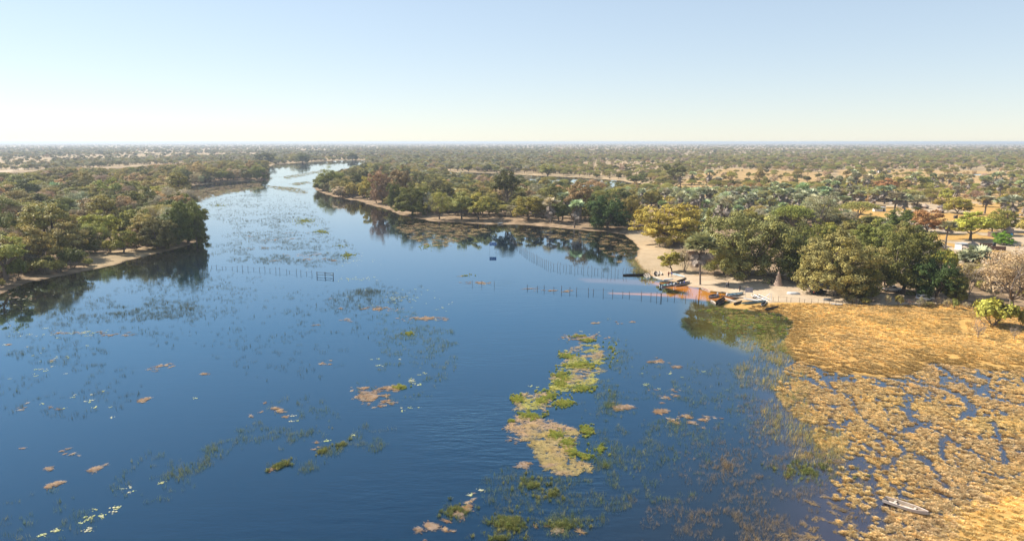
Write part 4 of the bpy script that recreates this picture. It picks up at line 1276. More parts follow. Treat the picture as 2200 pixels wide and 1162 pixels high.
GREY = [(.10, .12, .055), (.13, .13, .06), (.09, .10, .06)]
GRN = [(.34, .37, .075), (.42, .39, .09), (.26, .32, .08)]
OLV = [(.20, .24, .09), (.15, .20, .08), (.26, .26, .12)]
PNK = [(.30, .235, .185), (.25, .19, .145), (.35, .28, .225)]
BRN = [(.26, .16, .09), (.34, .22, .12), (.20, .13, .08)]
# left and upper river: thin grey-green reeds standing in the water
weeds('thin_reeds', [(560, 452, 120, 36, 2600), (610, 490, 110, 34, 1900), (560, 530, 130, 34, 2000), (680, 540, 90, 34, 1100), (500, 430, 70, 20, 900), (600, 550, 140, 18, 900),
    (300, 640, 260, 55, 1700), (330, 665, 110, 22, 900), (140, 660, 160, 40, 600), (180, 740, 200, 50, 500), (420, 600, 150, 25, 300), (130, 820, 180, 80, 420), (790, 628, 28, 9, 260), (800, 645, 90, 22, 420), (760, 650, 60, 30, 200),
    (700, 700, 140, 50, 240), (850, 620, 60, 20, 120), (640, 640, 90, 40, 160), (620, 760, 120, 70, 160), (400, 720, 200, 60, 240)],
    REE, GREY, 'thin dark reeds standing in the calm left and upper river', (.5, 1.05), clump=(9, .42), k=.6)
weeds('sparse_green_reeds', [(1310, 870, 75, 130, 620, 1), (1300, 1000, 110, 90, 420, 1), (1230, 1070, 130, 50, 420), (1360, 930, 60, 80, 220), (1330, 760, 30, 40, 160), (900, 760, 90, 70, 520), (860, 700, 60, 40, 220), (920, 730, 70, 30, 260),
    (640, 900, 90, 50, 170), (590, 930, 90, 40, 220, 0, .2), (430, 990, 90, 20, 260, 0, .5), (800, 940, 50, 30, 160), (690, 990, 60, 10, 140, 0, .5), (1440, 790, 60, 25, 110), (1450, 1000, 80, 110, 420), (1560, 900, 120, 60, 380), (1560, 820, 120, 40, 200), (850, 830, 90, 40, 170),
    (90, 1110, 120, 60, 120), (330, 1030, 110, 60, 120), (1440, 870, 60, 60, 180), (1240, 1130, 80, 30, 260), (1080, 1050, 50, 50, 120)],
    REE, OLV, 'loose green reeds scattered through the open dark water', (.45, .95), clump=(4, .44), k=.7)
weeds('green_water_grass', [(655, 475, 24, 7, 420), (690, 498, 17, 4, 160), (733, 528, 12, 2.4, 60), (748, 549, 17, 6, 170), (918, 530, 20, 6, 120), (905, 510, 10, 3, 40), (470, 441, 22, 4, 110), (1000, 593, 13, 3.2, 80), (880, 716, 14, 4, 70), (858, 832, 16, 5, 130),
    (1112, 857, 15, 9, 180), (1162, 862, 10, 6, 150), (1140, 893, 28, 9, 320), (1213, 866, 22, 9, 260), (1101, 904, 11, 4, 60), (1194, 934, 14, 8, 220), (1220, 951, 15, 8, 260), (1259, 925, 16, 14, 220), (1256, 978, 16, 9, 150), (1230, 971, 13, 8, 130),
    (1207, 804, 20, 9, 200), (1220, 765, 20, 7, 160), (1250, 785, 38, 7, 420), (1262, 731, 18, 4, 140), (1207, 824, 22, 12, 240), (1253, 834, 28, 8, 220), (1180, 850, 26, 14, 220), (1312, 752, 18, 22, 120), (1240, 722, 22, 3, 60),
     (1290, 965, 12, 10, 60)],
    [k_tussock(61, R=.5, Hh=.6, n=34, w_=.035), k_tussock(62, R=.4, Hh=.7, n=30, w_=.035)] + REE[:1], GRN, 'bright green grass clumps growing on the floating islands', (.35, .75), tilt=.12, gauss=True, clump=(2, .36), k=1.25, squash=.75)
weeds('olive_water_grass', [(600, 1000, 28, 6, 190, 0, .35), (980, 1100, 30, 14, 230), (1092, 1122, 40, 26, 520), (1210, 1128, 40, 10, 170), (695, 968, 22, 6, 80, 0, .5), (740, 950, 26, 6, 80, 0, .6), (1080, 1158, 50, 8, 130), (1740, 1010, 90, 30, 420), (1140, 1040, 60, 30, 160), (1190, 1060, 50, 20, 120)],
    [k_tussock(63, R=.55, Hh=.6, n=26, w_=.03)] + REE, [(.20, .22, .075), (.26, .25, .09), (.15, .18, .06)], 'olive tufts of half-drowned grass in the near water', (.35, .8), tilt=.15, gauss=True, clump=(2, .30), k=1.2)
weeds('submerged_green_grass', [(1590, 684, 62, 7, 520), (1590, 690, 70, 14, 300), (1560, 668, 60, 6, 260), (1640, 680, 50, 10, 260), (1640, 715, 60, 22, 260), (1600, 700, 60, 12, 240), (1690, 720, 18, 40, 200), (1660, 742, 40, 14, 100)],
    REE + TUS[:1], [(.24, .30, .05), (.30, .30, .07), (.34, .28, .10), (.20, .26, .05), (.32, .22, .09), (.42, .33, .14)], 'green flooded grass in the shallows in front of the moored boats', (.5, .9), squash=.6, clump=(3, .38))
weeds('straw_reeds', [(1400, 566, 44, 12, 520), (1390, 582, 30, 5, 160), (1680, 760, 40, 22, 160), (1640, 740, 60, 16, 120), (1700, 830, 40, 40, 120), (1690, 900, 60, 50, 160), (1760, 960, 70, 40, 160), (1640, 800, 60, 40, 160)],
    REE, [(.50, .38, .16), (.42, .34, .14), (.36, .34, .12)], 'straw-coloured reeds along the beach pond edge and marsh border', (.8, 1.5))
# brown and pinkish floating mats
MATL = [(590, 515, 50, 2.5, 70), (625, 513, 30, 2.5, 50), (660, 548, 55, 5, 110), (560, 533, 30, 2.5, 50), (540, 508, 20, 3, 40), (700, 556, 26, 3, 60), (660, 557, 12, 3, 40), (720, 560, 20, 3, 40), (590, 560, 14, 2, 20), (640, 500, 40, 2.5, 40),
    (460, 410, 40, 4, 90), (560, 414, 40, 3, 60), (620, 405, 32, 3.5, 110), (645, 418, 26, 2.4, 60), (600, 392, 50, 2.5, 70), (590, 400, 40, 3, 60), (640, 378, 40, 1.5, 40), (620, 366, 60, 2, 60), (690, 360, 60, 1.5, 50), (560, 372, 30, 1.5, 20),
    (1030, 608, 34, 2.8, 150), (990, 593, 6, 2, 10), (1140, 620, 14, 1.2, 22), (1185, 624, 28, 1.6, 50), (1218, 626, 20, 3, 60), (918, 684, 46, 4.5, 260), (815, 664, 42, 4, 190), (745, 687, 14, 3, 30), (680, 698, 14, 2, 26), (733, 663, 5, 2.5, 16), (708, 640, 5, 2, 12),
    (345, 788, 26, 5, 70, 0, .2), (310, 858, 18, 5, 34, 0, .3), (440, 803, 10, 2.5, 12), (100, 773, 14, 3, 16), (105, 1000, 22, 10, 36), (210, 1005, 20, 5, 40, 0, .3), (120, 1040, 26, 5, 30, 0, .2), (150, 968, 20, 7, 24), (55, 966, 9, 3, 8), (700, 778, 20, 6, 34, 0, .2),
    (545, 889, 18, 3, 30, 0, .25), (600, 882, 26, 5, 60, 0, -.5), (805, 853, 38, 16, 420), (780, 836, 14, 6, 50), (845, 834, 30, 8, 90), (665, 968, 18, 8, 60, 0, .4), (560, 1022, 40, 2, 30, 0, .5), (935, 1132, 24, 12, 260), (905, 1150, 16, 14, 60), (1000, 1090, 30, 10, 50, 0, .5),
    (1253, 724, 34, 7, 260), (1345, 691, 18, 4, 60), (1275, 694, 12, 3, 16), (1338, 874, 24, 6, 130), (1418, 884, 16, 5, 60), (1490, 903, 38, 12, 260), (1430, 848, 28, 12, 110), (1410, 776, 26, 4, 60), (1460, 788, 22, 4, 40), (1100, 950, 16, 8, 40), (1180, 1000, 16, 10, 30), (1130, 1000, 14, 8, 36), (1215, 1135, 40, 8, 90),
    (30, 640, 60, 14, 60), (150, 715, 60, 4, 40), (250, 720, 40, 5, 50), (80, 870, 60, 10, 30), (20, 740, 30, 3, 12)]
weeds('floating_mats', MATL, MAT, PNK + BRN, 'pinkish brown mats of dead stalks drifting on the river', (.3, .72), tilt=.02, gauss=True, clump=(1.3, .53), k=1.3)
def polymat(name, polys, dens, cols, label, sc=(.8, 1.3)):
    p = np.vstack([inarea(P, d) for P, d in zip(polys, dens)])
    hgt_ = height(p[:, 0], p[:, 1]); nz = vnoise(p[:, 0], p[:, 1], 2.5, 51)
    p = p[(hgt_ < .05) & (nz + gr.normal(0, .08, len(p)) > .20)]
    n = len(p); i_, r_, s_ = spread(n, tilt=.02, s=sc, k=5)
    q = sm(.35, .65, vnoise(p[:, 0], p[:, 1], 3.2, 52))[:, None]
    c = (np.array(cols[0]) * (1 - q) + np.array(cols[1]) * q) * gr.uniform(.8, 1.2, (n, 1))
    scatter(name, np.c_[p, np.full(n, .01)], MAT, i_, r_, s_, c, label)
polymat('island_mat', [[(1089, 919), (1122, 942), (1148, 968), (1164, 994), (1181, 1017), (1220, 1023), (1259, 1017), (1284, 1002), (1240, 990), (1227, 985), (1224, 965), (1238, 942), (1243, 926), (1181, 904), (1148, 897), (1110, 892)]],
        [4.0], [(.35, .25, .16), (.32, .25, .11)], 'solid tan lower end of the weed island in the middle of the river', (.5, .9))
polymat('island_weed', [[(1099, 880), (1177, 885), (1185, 843), (1115, 847)], [(1181, 840), (1246, 840), (1292, 824), (1276, 807), (1298, 801), (1292, 739), (1240, 742), (1207, 758), (1207, 791), (1184, 811)]],
        [2.0, 2.0], [(.33, .25, .15), (.32, .30, .09)], 'brown and yellow-green upper part of the weed island in the river', (.5, .95))
polymat('channel_mat', [[(572, 399), (640, 404), (668, 416), (640, 415), (590, 406)], [(600, 381), (690, 366), (702, 368), (620, 385)], [(560, 352), (650, 357), (640, 362), (560, 357)], [(450, 412), (560, 400), (575, 404), (470, 420)], [(620, 395), (660, 390), (670, 394), (640, 399)]], [.13, .07, .04, .10, .12], [(.30, .23, .12), (.22, .22, .08)], 'brown and olive weed beds in the narrow upper channel', (1.2, 2.4))
polymat('pond_mat', [[(850, 490), (880, 478), (1000, 484), (1046, 492), (1044, 504), (1000, 512), (960, 530), (920, 530), (890, 515)], [(1090, 490), (1180, 492), (1250, 500), (1330, 510), (1366, 530), (1360, 556), (1330, 566), (1280, 530), (1220, 515), (1120, 510)], [(400, 415), (440, 404), (560, 392), (560, 400), (470, 420), (420, 436)]],
        [.15, .075, .12], [(.28, .21, .10), (.18, .12, .06)], 'dark lily beds covering the sheltered pond', (1.2, 2.2))
polymat('marsh_mat', [[(1700, 975), (1745, 965), (1815, 970), (1815, 1005), (1790, 1000), (1760, 985)], [(1708, 1080), (1760, 1060), (1830, 1090), (1850, 1162), (1660, 1300), (1610, 1162), (1650, 1140), (1720, 1130), (1740, 1100)],
                      [(1650, 1000), (1700, 990), (1800, 1010), (1880, 1050), (1870, 1080), (1700, 1060)], [(1540, 1110), (1620, 1120), (1640, 1162), (1570, 1150)]],
        [1.2, .7, .04, .05], [(.22, .16, .095), (.15, .11, .065)], 'muddy brown weed mats at the edge of the flooded marsh', (.35, .9))
weeds('brown_marsh_stalks', [(1560, 1000, 160, 150, 520, 1), (1640, 1100, 120, 70, 420), (1700, 930, 90, 60, 360), (1640, 860, 60, 60, 240), (1720, 1020, 100, 50, 300), (1580, 1130, 140, 40, 320), (1440, 1080, 90, 70, 160), (1760, 860, 60, 40, 120)],
      REE, [(.34, .25, .16), (.26, .20, .12), (.32, .24, .16)], 'brown dead stalks breaking the dark water beside the marsh', (.4, .8), clump=(3, .42))
weeds('lily_pads', [(190, 1115, 20, 12, 20, 0, .6), (215, 1108, 8, 5, 12), (250, 1092, 14, 5, 9, 0, .5), (280, 1055, 16, 14, 8), (345, 1038, 6, 3, 4), (120, 1140, 16, 6, 10), (95, 1148, 8, 3, 8), (185, 1140, 20, 8, 5), (885, 818, 14, 6, 22), (900, 805, 18, 6, 8), (900, 826, 8, 6, 6), (790, 770, 50, 10, 9), (815, 785, 14, 3, 5),
    (1032, 1052, 6, 4, 8), (1012, 1064, 8, 5, 6), (700, 947, 10, 3, 8), (760, 935, 8, 3, 3), (625, 905, 30, 8, 3), (870, 880, 40, 20, 9), (1140, 830, 16, 4, 5), (1250, 712, 60, 10, 10), (700, 540, 130, 50, 60), (760, 560, 60, 16, 60), (60, 720, 120, 30, 40), (180, 715, 60, 8, 40), (100, 790, 90, 60, 36), (200, 860, 200, 60, 30), (60, 640, 80, 30, 40), (760, 600, 60, 6, 60),
    (1440, 800, 80, 20, 12), (1390, 825, 20, 8, 4), (850, 640, 90, 24, 110), (950, 660, 30, 30, 20)],
    PAD, [(.46, .48, .26), (.40, .44, .20), (.52, .50, .36)], 'pale lily pads floating in small groups', (.35, .7), tilt=0, gauss=True, k=.55)

# ---------------------------------------------------------------- built things
M = dict(
    alu=simple('weathered_aluminium', (.42, .44, .46), .45, .5, .15), white=simple('white_paint', (.60, .60, .59), .5, 0, .06), cream=simple('faded_cream_paint', (.55, .46, .41), .6, 0, .12),
    wood=simple('grey_wood', (.26, .20, .15), .85, 0, .35), dark=simple('dark_wood', (.055, .045, .04), .7, 0, .4), pale=simple('pale_fibreglass', (.46, .40, .33), .55, 0, .15),
    blue=simple('blue_grey_paint', (.20, .33, .38), .5, 0, .15), black=simple('black_plastic', (.02, .02, .022), .4, 0, .2), rub=simple('tyre_rubber', (.025, .025, .025), .9), glass=simple('window_glass', (.02, .025, .03), .05, 0, .1, spec=.6),
    thatch=simple('thatch', (.34, .26, .20), .95, 0, .35, 4, bump=.8), thatchr=simple('brown_thatch', (.42, .27, .18), .95, 0, .3, 4, bump=.8), thatchd=simple('old_dark_thatch', (.12, .10, .09), .95, 0, .3, 4, bump=.8),
    mudw=simple('mud_wall', (.42, .27, .18), .9, 0, .2), brick=simple('brown_brick', (.16, .10, .075), .9, 0, .25), plaster=simple('pale_plaster', (.66, .60, .56), .8, 0, .08), tin=simple('tin_roof', (.62, .64, .68), .4, .4, .1),
    post=simple('fence_post_wood', (.10, .075, .06), .9, 0, .4), reedw=simple('reed_fence', (.38, .29, .20), .9, 0, .3, 6), signb=simple('sign_blue', (.10, .22, .50), .5, 0, .15), signl=simple('sign_pale', (.55, .66, .78), .5), signg=simple('sign_grey_back', (.34, .33, .38), .6),
    skin=simple('skin', (.10, .055, .035), .6), red=simple('red_cloth', (.50, .04, .03), .8), bluec=simple('blue_cloth', (.06, .09, .45), .8), darkc=simple('dark_cloth', (.03, .035, .06), .8), palec=simple('pale_cloth', (.5, .5, .56), .8), hair=simple('black_hair', (.012, .01, .01), .9),
    redl=simple('red_lamp', (.5, .01, .01), .3), green=simple('green_sheet', (.10, .42, .30), .6), bluep=simple('blue_plastic', (.03, .22, .42), .4), mound=simple('termite_clay', (.38, .27, .20), .95, 0, .2, 1.5, bump=1.0), trk=simple('track_shadow', (.1, .1, .1), .9),
    carw=simple('white_car_paint', (.75, .76, .78), .25, 0, .03, spec=.5), card=simple('dark_car_paint', (.03, .03, .035), .25, 0, .05, spec=.5), maroon=simple('maroon_cloth', (.16, .02, .03), .7))

def gz(x, y): return max(hz(x, y), 0.0)
def root(name, x, y, rz=0.0, z=None, label=None, cat=None, group=None):
    o = bpy.data.objects.new(name, None); COL.objects.link(o)
    o.empty_display_size = .5
    o.location = (x, y, gz(x, y) if z is None else z); o.rotation_euler = (0, 0, rz)
    return tag(o, label, cat, group)
def part(name, b, m, parent, smooth=False): return link(name, b.mesh(name, m, smooth, tone=False), parent)

def boat(stern, bow, Wd, D, mat, label, cat='boat', name='boat', seats=2, motor=False, square=False, inner=None, flip=False, lining=None, z=None, group='boats drawn up at the landing', sharp=1.6, rails=False):
    """a lofted open hull: sharp bow, square or pointed stern, floor, gunwale, thwarts"""
    a, b_ = np.array(G(*stern)), np.array(G(*bow))
    c = (a + b_) / 2; L = np.linalg.norm(b_ - a)
    rz = atan2(b_[1] - a[1], b_[0] - a[0])
    zz = gz(*c)
    t = root(name, c[0], c[1], rz, (zz + .02 if zz > .02 else -.08) if z is None else z, label, cat, group)
    NS = 15
    h, fl, gw = B(), B(), B()
    rings, gl = [], []
    for i in range(NS):
        u = i / (NS - 1)
        x = (u - .5) * L
        w_ = Wd / 2 * (1 - max(0, (u - .45) / .55) ** sharp)
        if square: w_ *= (.86 + .14 * min(1, u / .3))
        else: w_ *= min(1., .12 + (u / .3) ** .7 if u < .3 else 1)
        w_ = max(w_, .035)
        k = D * (.45 * max(0, (u - .7) / .3) ** 2 + (0 if square else .3 * max(0, (.2 - u) / .2) ** 2))
        g = D * (1 + .28 * max(0, (u - .5) / .5) ** 2)
        th = min(.05, w_ * .4)
        f = max(k + .06, D * .16)
        if i in (0, NS - 1): f = g - .02
        rings.append([(x, -w_, g), (x, -w_ * .88, k + (g - k) * .35), (x, -w_ * .5, k), (x, w_ * .5, k), (x, w_ * .88, k + (g - k) * .35), (x, w_, g), (x, w_ - th, g), (x, (w_ - th) * .8, f), (x, -(w_ - th) * .8, f), (x, -(w_ - th), g)])
        gl.append((x, w_, g))
    V = np.array(rings).reshape(-1, 3)
    Q = [(i * 10 + j, i * 10 + (j + 1) % 10, (i + 1) * 10 + (j + 1) % 10, (i + 1) * 10 + j) for i in range(NS - 1) for j in range(10) if j not in (6, 7, 8)]
    h.add(V, Q=Q)
    e = [(0, j, j + 1) for j in range(1, 9)]
    h.add(V[:10], T=[(a_, c_, b2) for a_, b2, c_ in e]); h.add(V[-10:], T=e)
    Q7 = [(i * 10 + 7, i * 10 + 8, (i + 1) * 10 + 8, (i + 1) * 10 + 7) for i in range(NS - 1)]
    fl.add(V, Q=Q7)
    ln = B(); ln.add(V, Q=[(i * 10 + j, i * 10 + (j + 1) % 10, (i + 1) * 10 + (j + 1) % 10, (i + 1) * 10 + j) for i in range(NS - 1) for j in (6, 8)])
    if flip:
        for bb in (h, fl, ln):
            for i in range(len(bb.V)): bb.V[i] = bb.V[i] * np.array([1, 1, -1]) + np.array([0, 0, D])
    part('hull', h, mat, t); part('lining', ln, lining or inner or mat, t); part('floor', fl, inner or mat, t)
    if not flip:
        for s in (-1, 1):
            r = B(); r.tube([(x, s * w_, g + .01) for x, w_, g in gl], .028, 5); part('gunwale', r, mat, t)
        for i in range(seats):
            u = .25 + .45 * i / max(1, seats - 1) if seats > 1 else .4
            w_ = Wd * (1 - max(0, (u - .45) / .55) ** sharp) * .88
            s_ = B(); s_.box(((u - .5) * L, 0, D * .72), (.24, w_, .035)); part('thwart', s_, inner or mat, t)
    else:
        r = B(); r.box((0, 0, D + .02), (L * .7, .05, .05)); part('keel_strip', r, mat, t)
    if motor:
        m_ = B(); x = -L / 2 - .12
        m_.box((x, 0, D + .28), (.42, .34, .40), taper=.78); mo = part('outboard_motor', m_, motor if motor is not True else M['black'], t)
        l_ = B(); l_.box((x, 0, D - .25), (.14, .10, .75)); l_.box((x, 0, D - .62), (.36, .04, .08)); part('motor_leg', l_, M['black'], mo)
        l_ = B(); l_.tube([(x + .2, 0, D + .3), (x + .75, .05, D + .36)], .025, 5); part('tiller', l_, M['black'], mo)
    if rails:
        r = B()
        for s in (-1, 1):
            for u in (.3, .5, .7): r.tube([((u - .5) * L, s * Wd * .42, D), ((u - .5) * L, s * Wd * .42, D + .35)], .02, 4)
            r.tube([(-.2 * L, s * Wd * .42, D + .35), (.2 * L, s * Wd * .42, D + .35)], .02, 4)
        part('handrail', r, M['alu'], t)
    return t

boat((1898, 1079), (1993, 1111), 1.35, .5, M['cream'], 'pinkish-white punt lying alone in the golden marsh at the lower right', name='punt', seats=2, square=True, inner=M['pale'], lining=M['wood'], group=None, z=.12, sharp=2.4)  # lining in darker wood paints the shade on the inner walls
boat((1338, 592), (1385, 591), 1.3, .45, M['dark'], 'long dark flat boat left of the beach at the end of the palisade', name='wooden_boat')
boat((1384, 589), (1391, 598), .9, .35, M['pale'], 'pale dugout beached beside the long dark boat, left one of the pair', name='dugout_canoe', inner=M['wood'])
boat((1388, 588), (1397, 597), .9, .35, M['pale'], 'pale dugout beached beside the long dark boat, right one of the pair', name='dugout_canoe', inner=M['wood'])
boat((1407, 594), (1408, 586), .8, .4, M['dark'], 'dark upright-prowed canoe, leftmost of three behind the beach left end', name='dugout_canoe')
boat((1413, 594), (1411, 586), .8, .4, M['pale'], 'pale canoe, middle of three behind the beach left end', name='dugout_canoe')
boat((1421, 593), (1416, 586), .8, .4, M['pale'], 'pale canoe, rightmost of three behind the beach left end', name='dugout_canoe')
boat((1403, 595), (1421, 602), .7, .3, M['pale'], 'thin pale canoe slanting along the waterline of the beach left end', name='dugout_canoe')
boat((1425, 602.5), (1448, 601), 1.0, .25, M['white'], 'flat white hull lying on sand before the two standing people', name='skiff', flip=True)
boat((1444, 593), (1471, 600.5), 1.1, .4, M['white'], 'white boat with dark inside pointing down the beach behind the motorboats', name='skiff', inner=M['blue'])
boat((1454, 608), (1474, 601), .8, .35, M['dark'], 'black dugout pulled up behind the loaded motorboats', name='dugout_canoe')
B8 = boat((1419, 616), (1452, 612.5), 1.7, .6, M['alu'], 'loaded grey aluminium motorboat nosing in, the left of the two afloat', name='motorboat', motor=True, square=True, inner=M['blue'], seats=3, z=-.1)
B9 = boat((1449, 615), (1482, 609), 1.7, .65, M['alu'], 'grey motorboat with people aboard, bow up on the sand', name='motorboat', motor=M['white'], square=True, inner=M['darkc'], seats=3, z=-.05)
boat((1507, 619.5), (1526, 627), .75, .3, M['pale'], 'slim pale canoe with maroon bundles at the foot of the beach palm', name='dugout_canoe', inner=M['maroon'])
boat((1541, 636), (1522, 641), 1.7, .6, M['alu'], 'small grey motorboat with pale engine, outermost of the moored cluster', name='motorboat', motor=M['white'], square=True, inner=M['darkc'], seats=2)
boat((1526, 646), (1538, 655), .9, .35, M['wood'], 'brown dugout with sunlit inside below the outermost motorboat', name='dugout_canoe', inner=M['pale'])
boat((1538, 653), (1556, 640), .9, .42, M['dark'], 'longest black dugout of the moored cluster', name='dugout_canoe')
boat((1543, 656), (1557, 648), .8, .38, M['dark'], 'short black dugout beside the longest black one', name='dugout_canoe')
boat((1563, 637), (1597, 633), 1.8, .65, M['alu'], 'largest grey motorboat moored under the two-panel board', name='motorboat', motor=M['white'], square=True, inner=M['blue'], seats=3)
boat((1599, 641), (1549, 636.5), .8, .3, M['wood'], 'long grey dugout across the front of the largest motorboat', name='dugout_canoe', inner=M['pale'])
boat((1582, 650), (1556, 641), .7, .3, M['pale'], 'pale thin canoe slanting between black dugouts and the ramp', name='dugout_canoe')
boat((1576, 657.5), (1594, 651), .8, .38, M['dark'], 'black canoe on brown grass in front of the pale thin canoe', name='dugout_canoe')
boat((1634, 651), (1597, 645), .9, .3, M['white'], 'long white canoe below the sloping ramps', name='dugout_canoe', inner=M['white'])
boat((1593, 657), (1645, 652), .95, .42, M['blue'], 'long blue-grey boat on the grass below the white canoe', name='wooden_boat', inner=M['dark'])
boat((1636, 662), (1645, 653), .9, .4, M['alu'], 'short grey canoe crossing the bow of the blue-grey boat', name='dugout_canoe', inner=M['dark'])
boat((1643, 669), (1672, 662.5), .85, .4, M['dark'], 'black dugout lying furthest right on the golden grass', name='dugout_canoe')
boat((1690, 637), (1719, 638), 1.5, .55, M['white'], 'white upturned boat alone on the pale sand', name='skiff', flip=True)
boat((1081, 480.5), (1069, 482), 1.2, .4, M['white'], 'small white boat on the bank below the tall dark tree', name='skiff', group=None)
boat((519, 405), (529, 405.5), .9, .3, M['dark'], 'dark canoe far up the left bay beside a lone post', name='dugout_canoe', group=None)
boat((1783, 661), (1810, 663), .9, .3, M['white'], 'white canoe lying behind the wire fence beside the dark car', name='dugout_canoe')
boat((1768, 651), (1785, 651), 1.1, .4, M['alu'], 'grey boat in the shade of the big grey-olive tree', name='skiff')

# cargo in the loaded boat
for i, (x, y, c) in enumerate([(-.9, .3, 'green'), (-.3, -.3, 'palec'), (.2, .3, 'darkc'), (.7, -.2, 'blue'), (1.2, .2, 'palec')]):
    b = B(); b.lathe([(.02, 0), (.26, .05), (.30, .22), (.22, .42), (.02, .5)], 10, rs=np.random.RandomState(i), jit=.12)
    wp = B8.matrix_basis if False else None
    a0 = B8.rotation_euler[2]
    X, Y = B8.location[0] + cos(a0) * x - sin(a0) * y, B8.location[1] + sin(a0) * x + cos(a0) * y
    o = link('cargo_sack', b.mesh('cargo_sack', M[c], True, False), loc=(X, Y, B8.location[2] + .2))
    tag(o, ['green bundle nearest the engine in the loaded motorboat', 'pale bundle second from the engine in the loaded motorboat', 'dark bundle in the middle of the loaded motorboat', 'blue-grey bundle second from the bow of the loaded motorboat', 'pale bundle nearest the bow of the loaded motorboat'][i], 'bundle', 'bundles in the loaded motorboat')

# ---- people
def skinned(name, V, E, R, mat, parent, rootv=0, sub=1):
    me = bpy.data.meshes.new(name)
    me.from_pydata([tuple(v) for v in V], E, [])
    me.materials.append(mat)
    o = link(name, me, parent)
    sk = o.modifiers.new('skin', 'SKIN'); sk.use_smooth_shade = True
    if not me.skin_vertices: bpy.context.view_layer.objects.active = o
    lay = me.skin_vertices[0].data if me.skin_vertices else None
    if lay is None:
        return o
    for i, r in enumerate(R):
        lay[i].radius = (r, r)
        lay[i].use_root = (i == rootv)
    ss = o.modifiers.new('smooth', 'SUBSURF'); ss.levels = sub; ss.render_levels = sub
    return o
def person(x, y, rz, pose, top, legs, label, z=None):
    t = root('person', x, y, rz, z, label, 'person', None)
    hz_ = .95 if pose == 'stand' else .42
    V, E, R = [], [], []
    def v(p, r, par=None):
        V.append(p); R.append(r)
        if par is not None: E.append((par, len(V) - 1))
        return len(V) - 1
    lean = .0 if pose == 'stand' else .12
    pel = v((0, 0, hz_), .13); sp = v((0, lean * .5, hz_ + .22), .115, pel); ch = v((0, lean, hz_ + .42), .14, sp)
    nk = v((0, lean + .01, hz_ + .55), .055, ch); hd = v((0, lean + .03, hz_ + .66), .085, nk); tp = v((0, lean + .02, hz_ + .76), .075, hd)
    v((0, lean + .14, hz_ + .665), .014, hd)
    arms = []
    for s in (-1, 1):
        v((s * .085, lean + .02, hz_ + .67), .018, hd)
        sh = v((s * .18, lean, hz_ + .48), .055, ch)
        if pose == 'stand': el_, wr = (s * .25, -.02, hz_ + .2), (s * .26, .10, hz_ - .03)
        else: el_, wr = (s * .24, .12, hz_ + .22), (s * .14, .34, hz_ + .14)
        el = v(el_, .042, sh); w_ = v(wr, .028, el); pm = v((wr[0], wr[1] + .03, wr[2] - .07), .03, w_)
        for f in range(4):
            k = v((wr[0] + (f - 1.5) * .018, wr[1] + .05, wr[2] - .12 - .01 * (f in (1, 2))), .009, pm)
            v((wr[0] + (f - 1.5) * .018, wr[1] + .07, wr[2] - .15 - .012 * (f in (1, 2))), .008, k)
        k = v((wr[0] - s * .035, wr[1] + .05, wr[2] - .07), .010, pm); v((wr[0] - s * .05, wr[1] + .07, wr[2] - .10), .009, k)
        arms.append((V[sh], V[el]))
        hp = v((s * .09, 0, hz_ - .06), .085, pel)
        if pose == 'stand': kn_, an_ = (s * .10, .03, .50), (s * .11, -.02 + .05 * s, .08)
        else: kn_, an_ = (s * .13, .42, hz_ + .02), (s * .13, .48, .06)
        kn = v(kn_, .058, hp); an = v(an_, .038, kn); v((an_[0], an_[1] + .16, .04), .033, an)
        arms.append((V[hp], V[kn]))
        arms.append((V[kn], V[an]))
    skinned('body', V, E, R, M['skin'], t)
    c = [V[0], V[1], V[2]]
    cv = [(0, 0, hz_ - .04), V[1], V[2], (0, lean, hz_ + .5)]; ce = [(0, 1), (1, 2), (2, 3)]; cr = [.155, .14, .165, .075]
    for a_, b2 in (arms[0], arms[3]):
        cv += [a_, tuple((np.array(a_) + np.array(b2)) / 2)]; k = len(cv); ce += [(2, k - 2), (k - 2, k - 1)]; cr += [.075, .062]
    skinned('shirt', cv, ce, cr, top, t)
    cv = [(0, 0, hz_ + .02)]; ce = []; cr = [.15]
    for j in (1, 4):
        (a_, b2), (b3, c_) = arms[j], arms[j + 1]
        k = len(cv); cv += [a_, b2, tuple(np.array(b3) * .2 + np.array(c_) * .8)]; ce += [(0, k), (k, k + 1), (k + 1, k + 2)]; cr += [.105, .075, .06]
    skinned('trousers', cv, ce, cr, legs, t)
    b = B(); b.lathe([(.092, -.02), (.10, .03), (.085, .08), (.02, .11)], 10, c=(0, lean + .01, hz_ + .70)); part('hair', b, M['hair'], t, True)
    for s in (-1, 1):
        b = B(); b.lathe([(.002, -.012), (.012, 0), (.002, .012)], 6, c=(s * .032, lean + .115, hz_ + .685)); part('eye', b, M['white'], t, True)
    return t
def pers(px, py, *a, **k):
    x, y = G(px, py); return person(x, y, *a, **k)
pers(1436, 596.5, radians(200), 'stand', M['red'], M['darkc'], 'person in a red shirt standing on the beach by the canoes')
pers(1443, 597, radians(160), 'stand', M['bluec'], M['palec'], 'person in a blue shirt standing at the stern of the white boat')
pers(1561, 621.5, radians(100), 'stand', M['palec'], M['darkc'], 'person in pale clothes standing left of a dark-clothed one on the sand')
pers(1564.5, 620.5, radians(-80), 'stand', M['darkc'], M['darkc'], 'person in dark clothes standing close beside the pale-clothed one')
pers(1589, 628.5, radians(30), 'stand', M['darkc'], M['darkc'], 'person in dark clothes standing alone left of the two-panel board')
pers(1657, 616, radians(30), 'sit', M['darkc'], M['darkc'], 'person in dark clothes sitting in the shade left of the termite mound', z=None)
a0 = B9.rotation_euler[2]
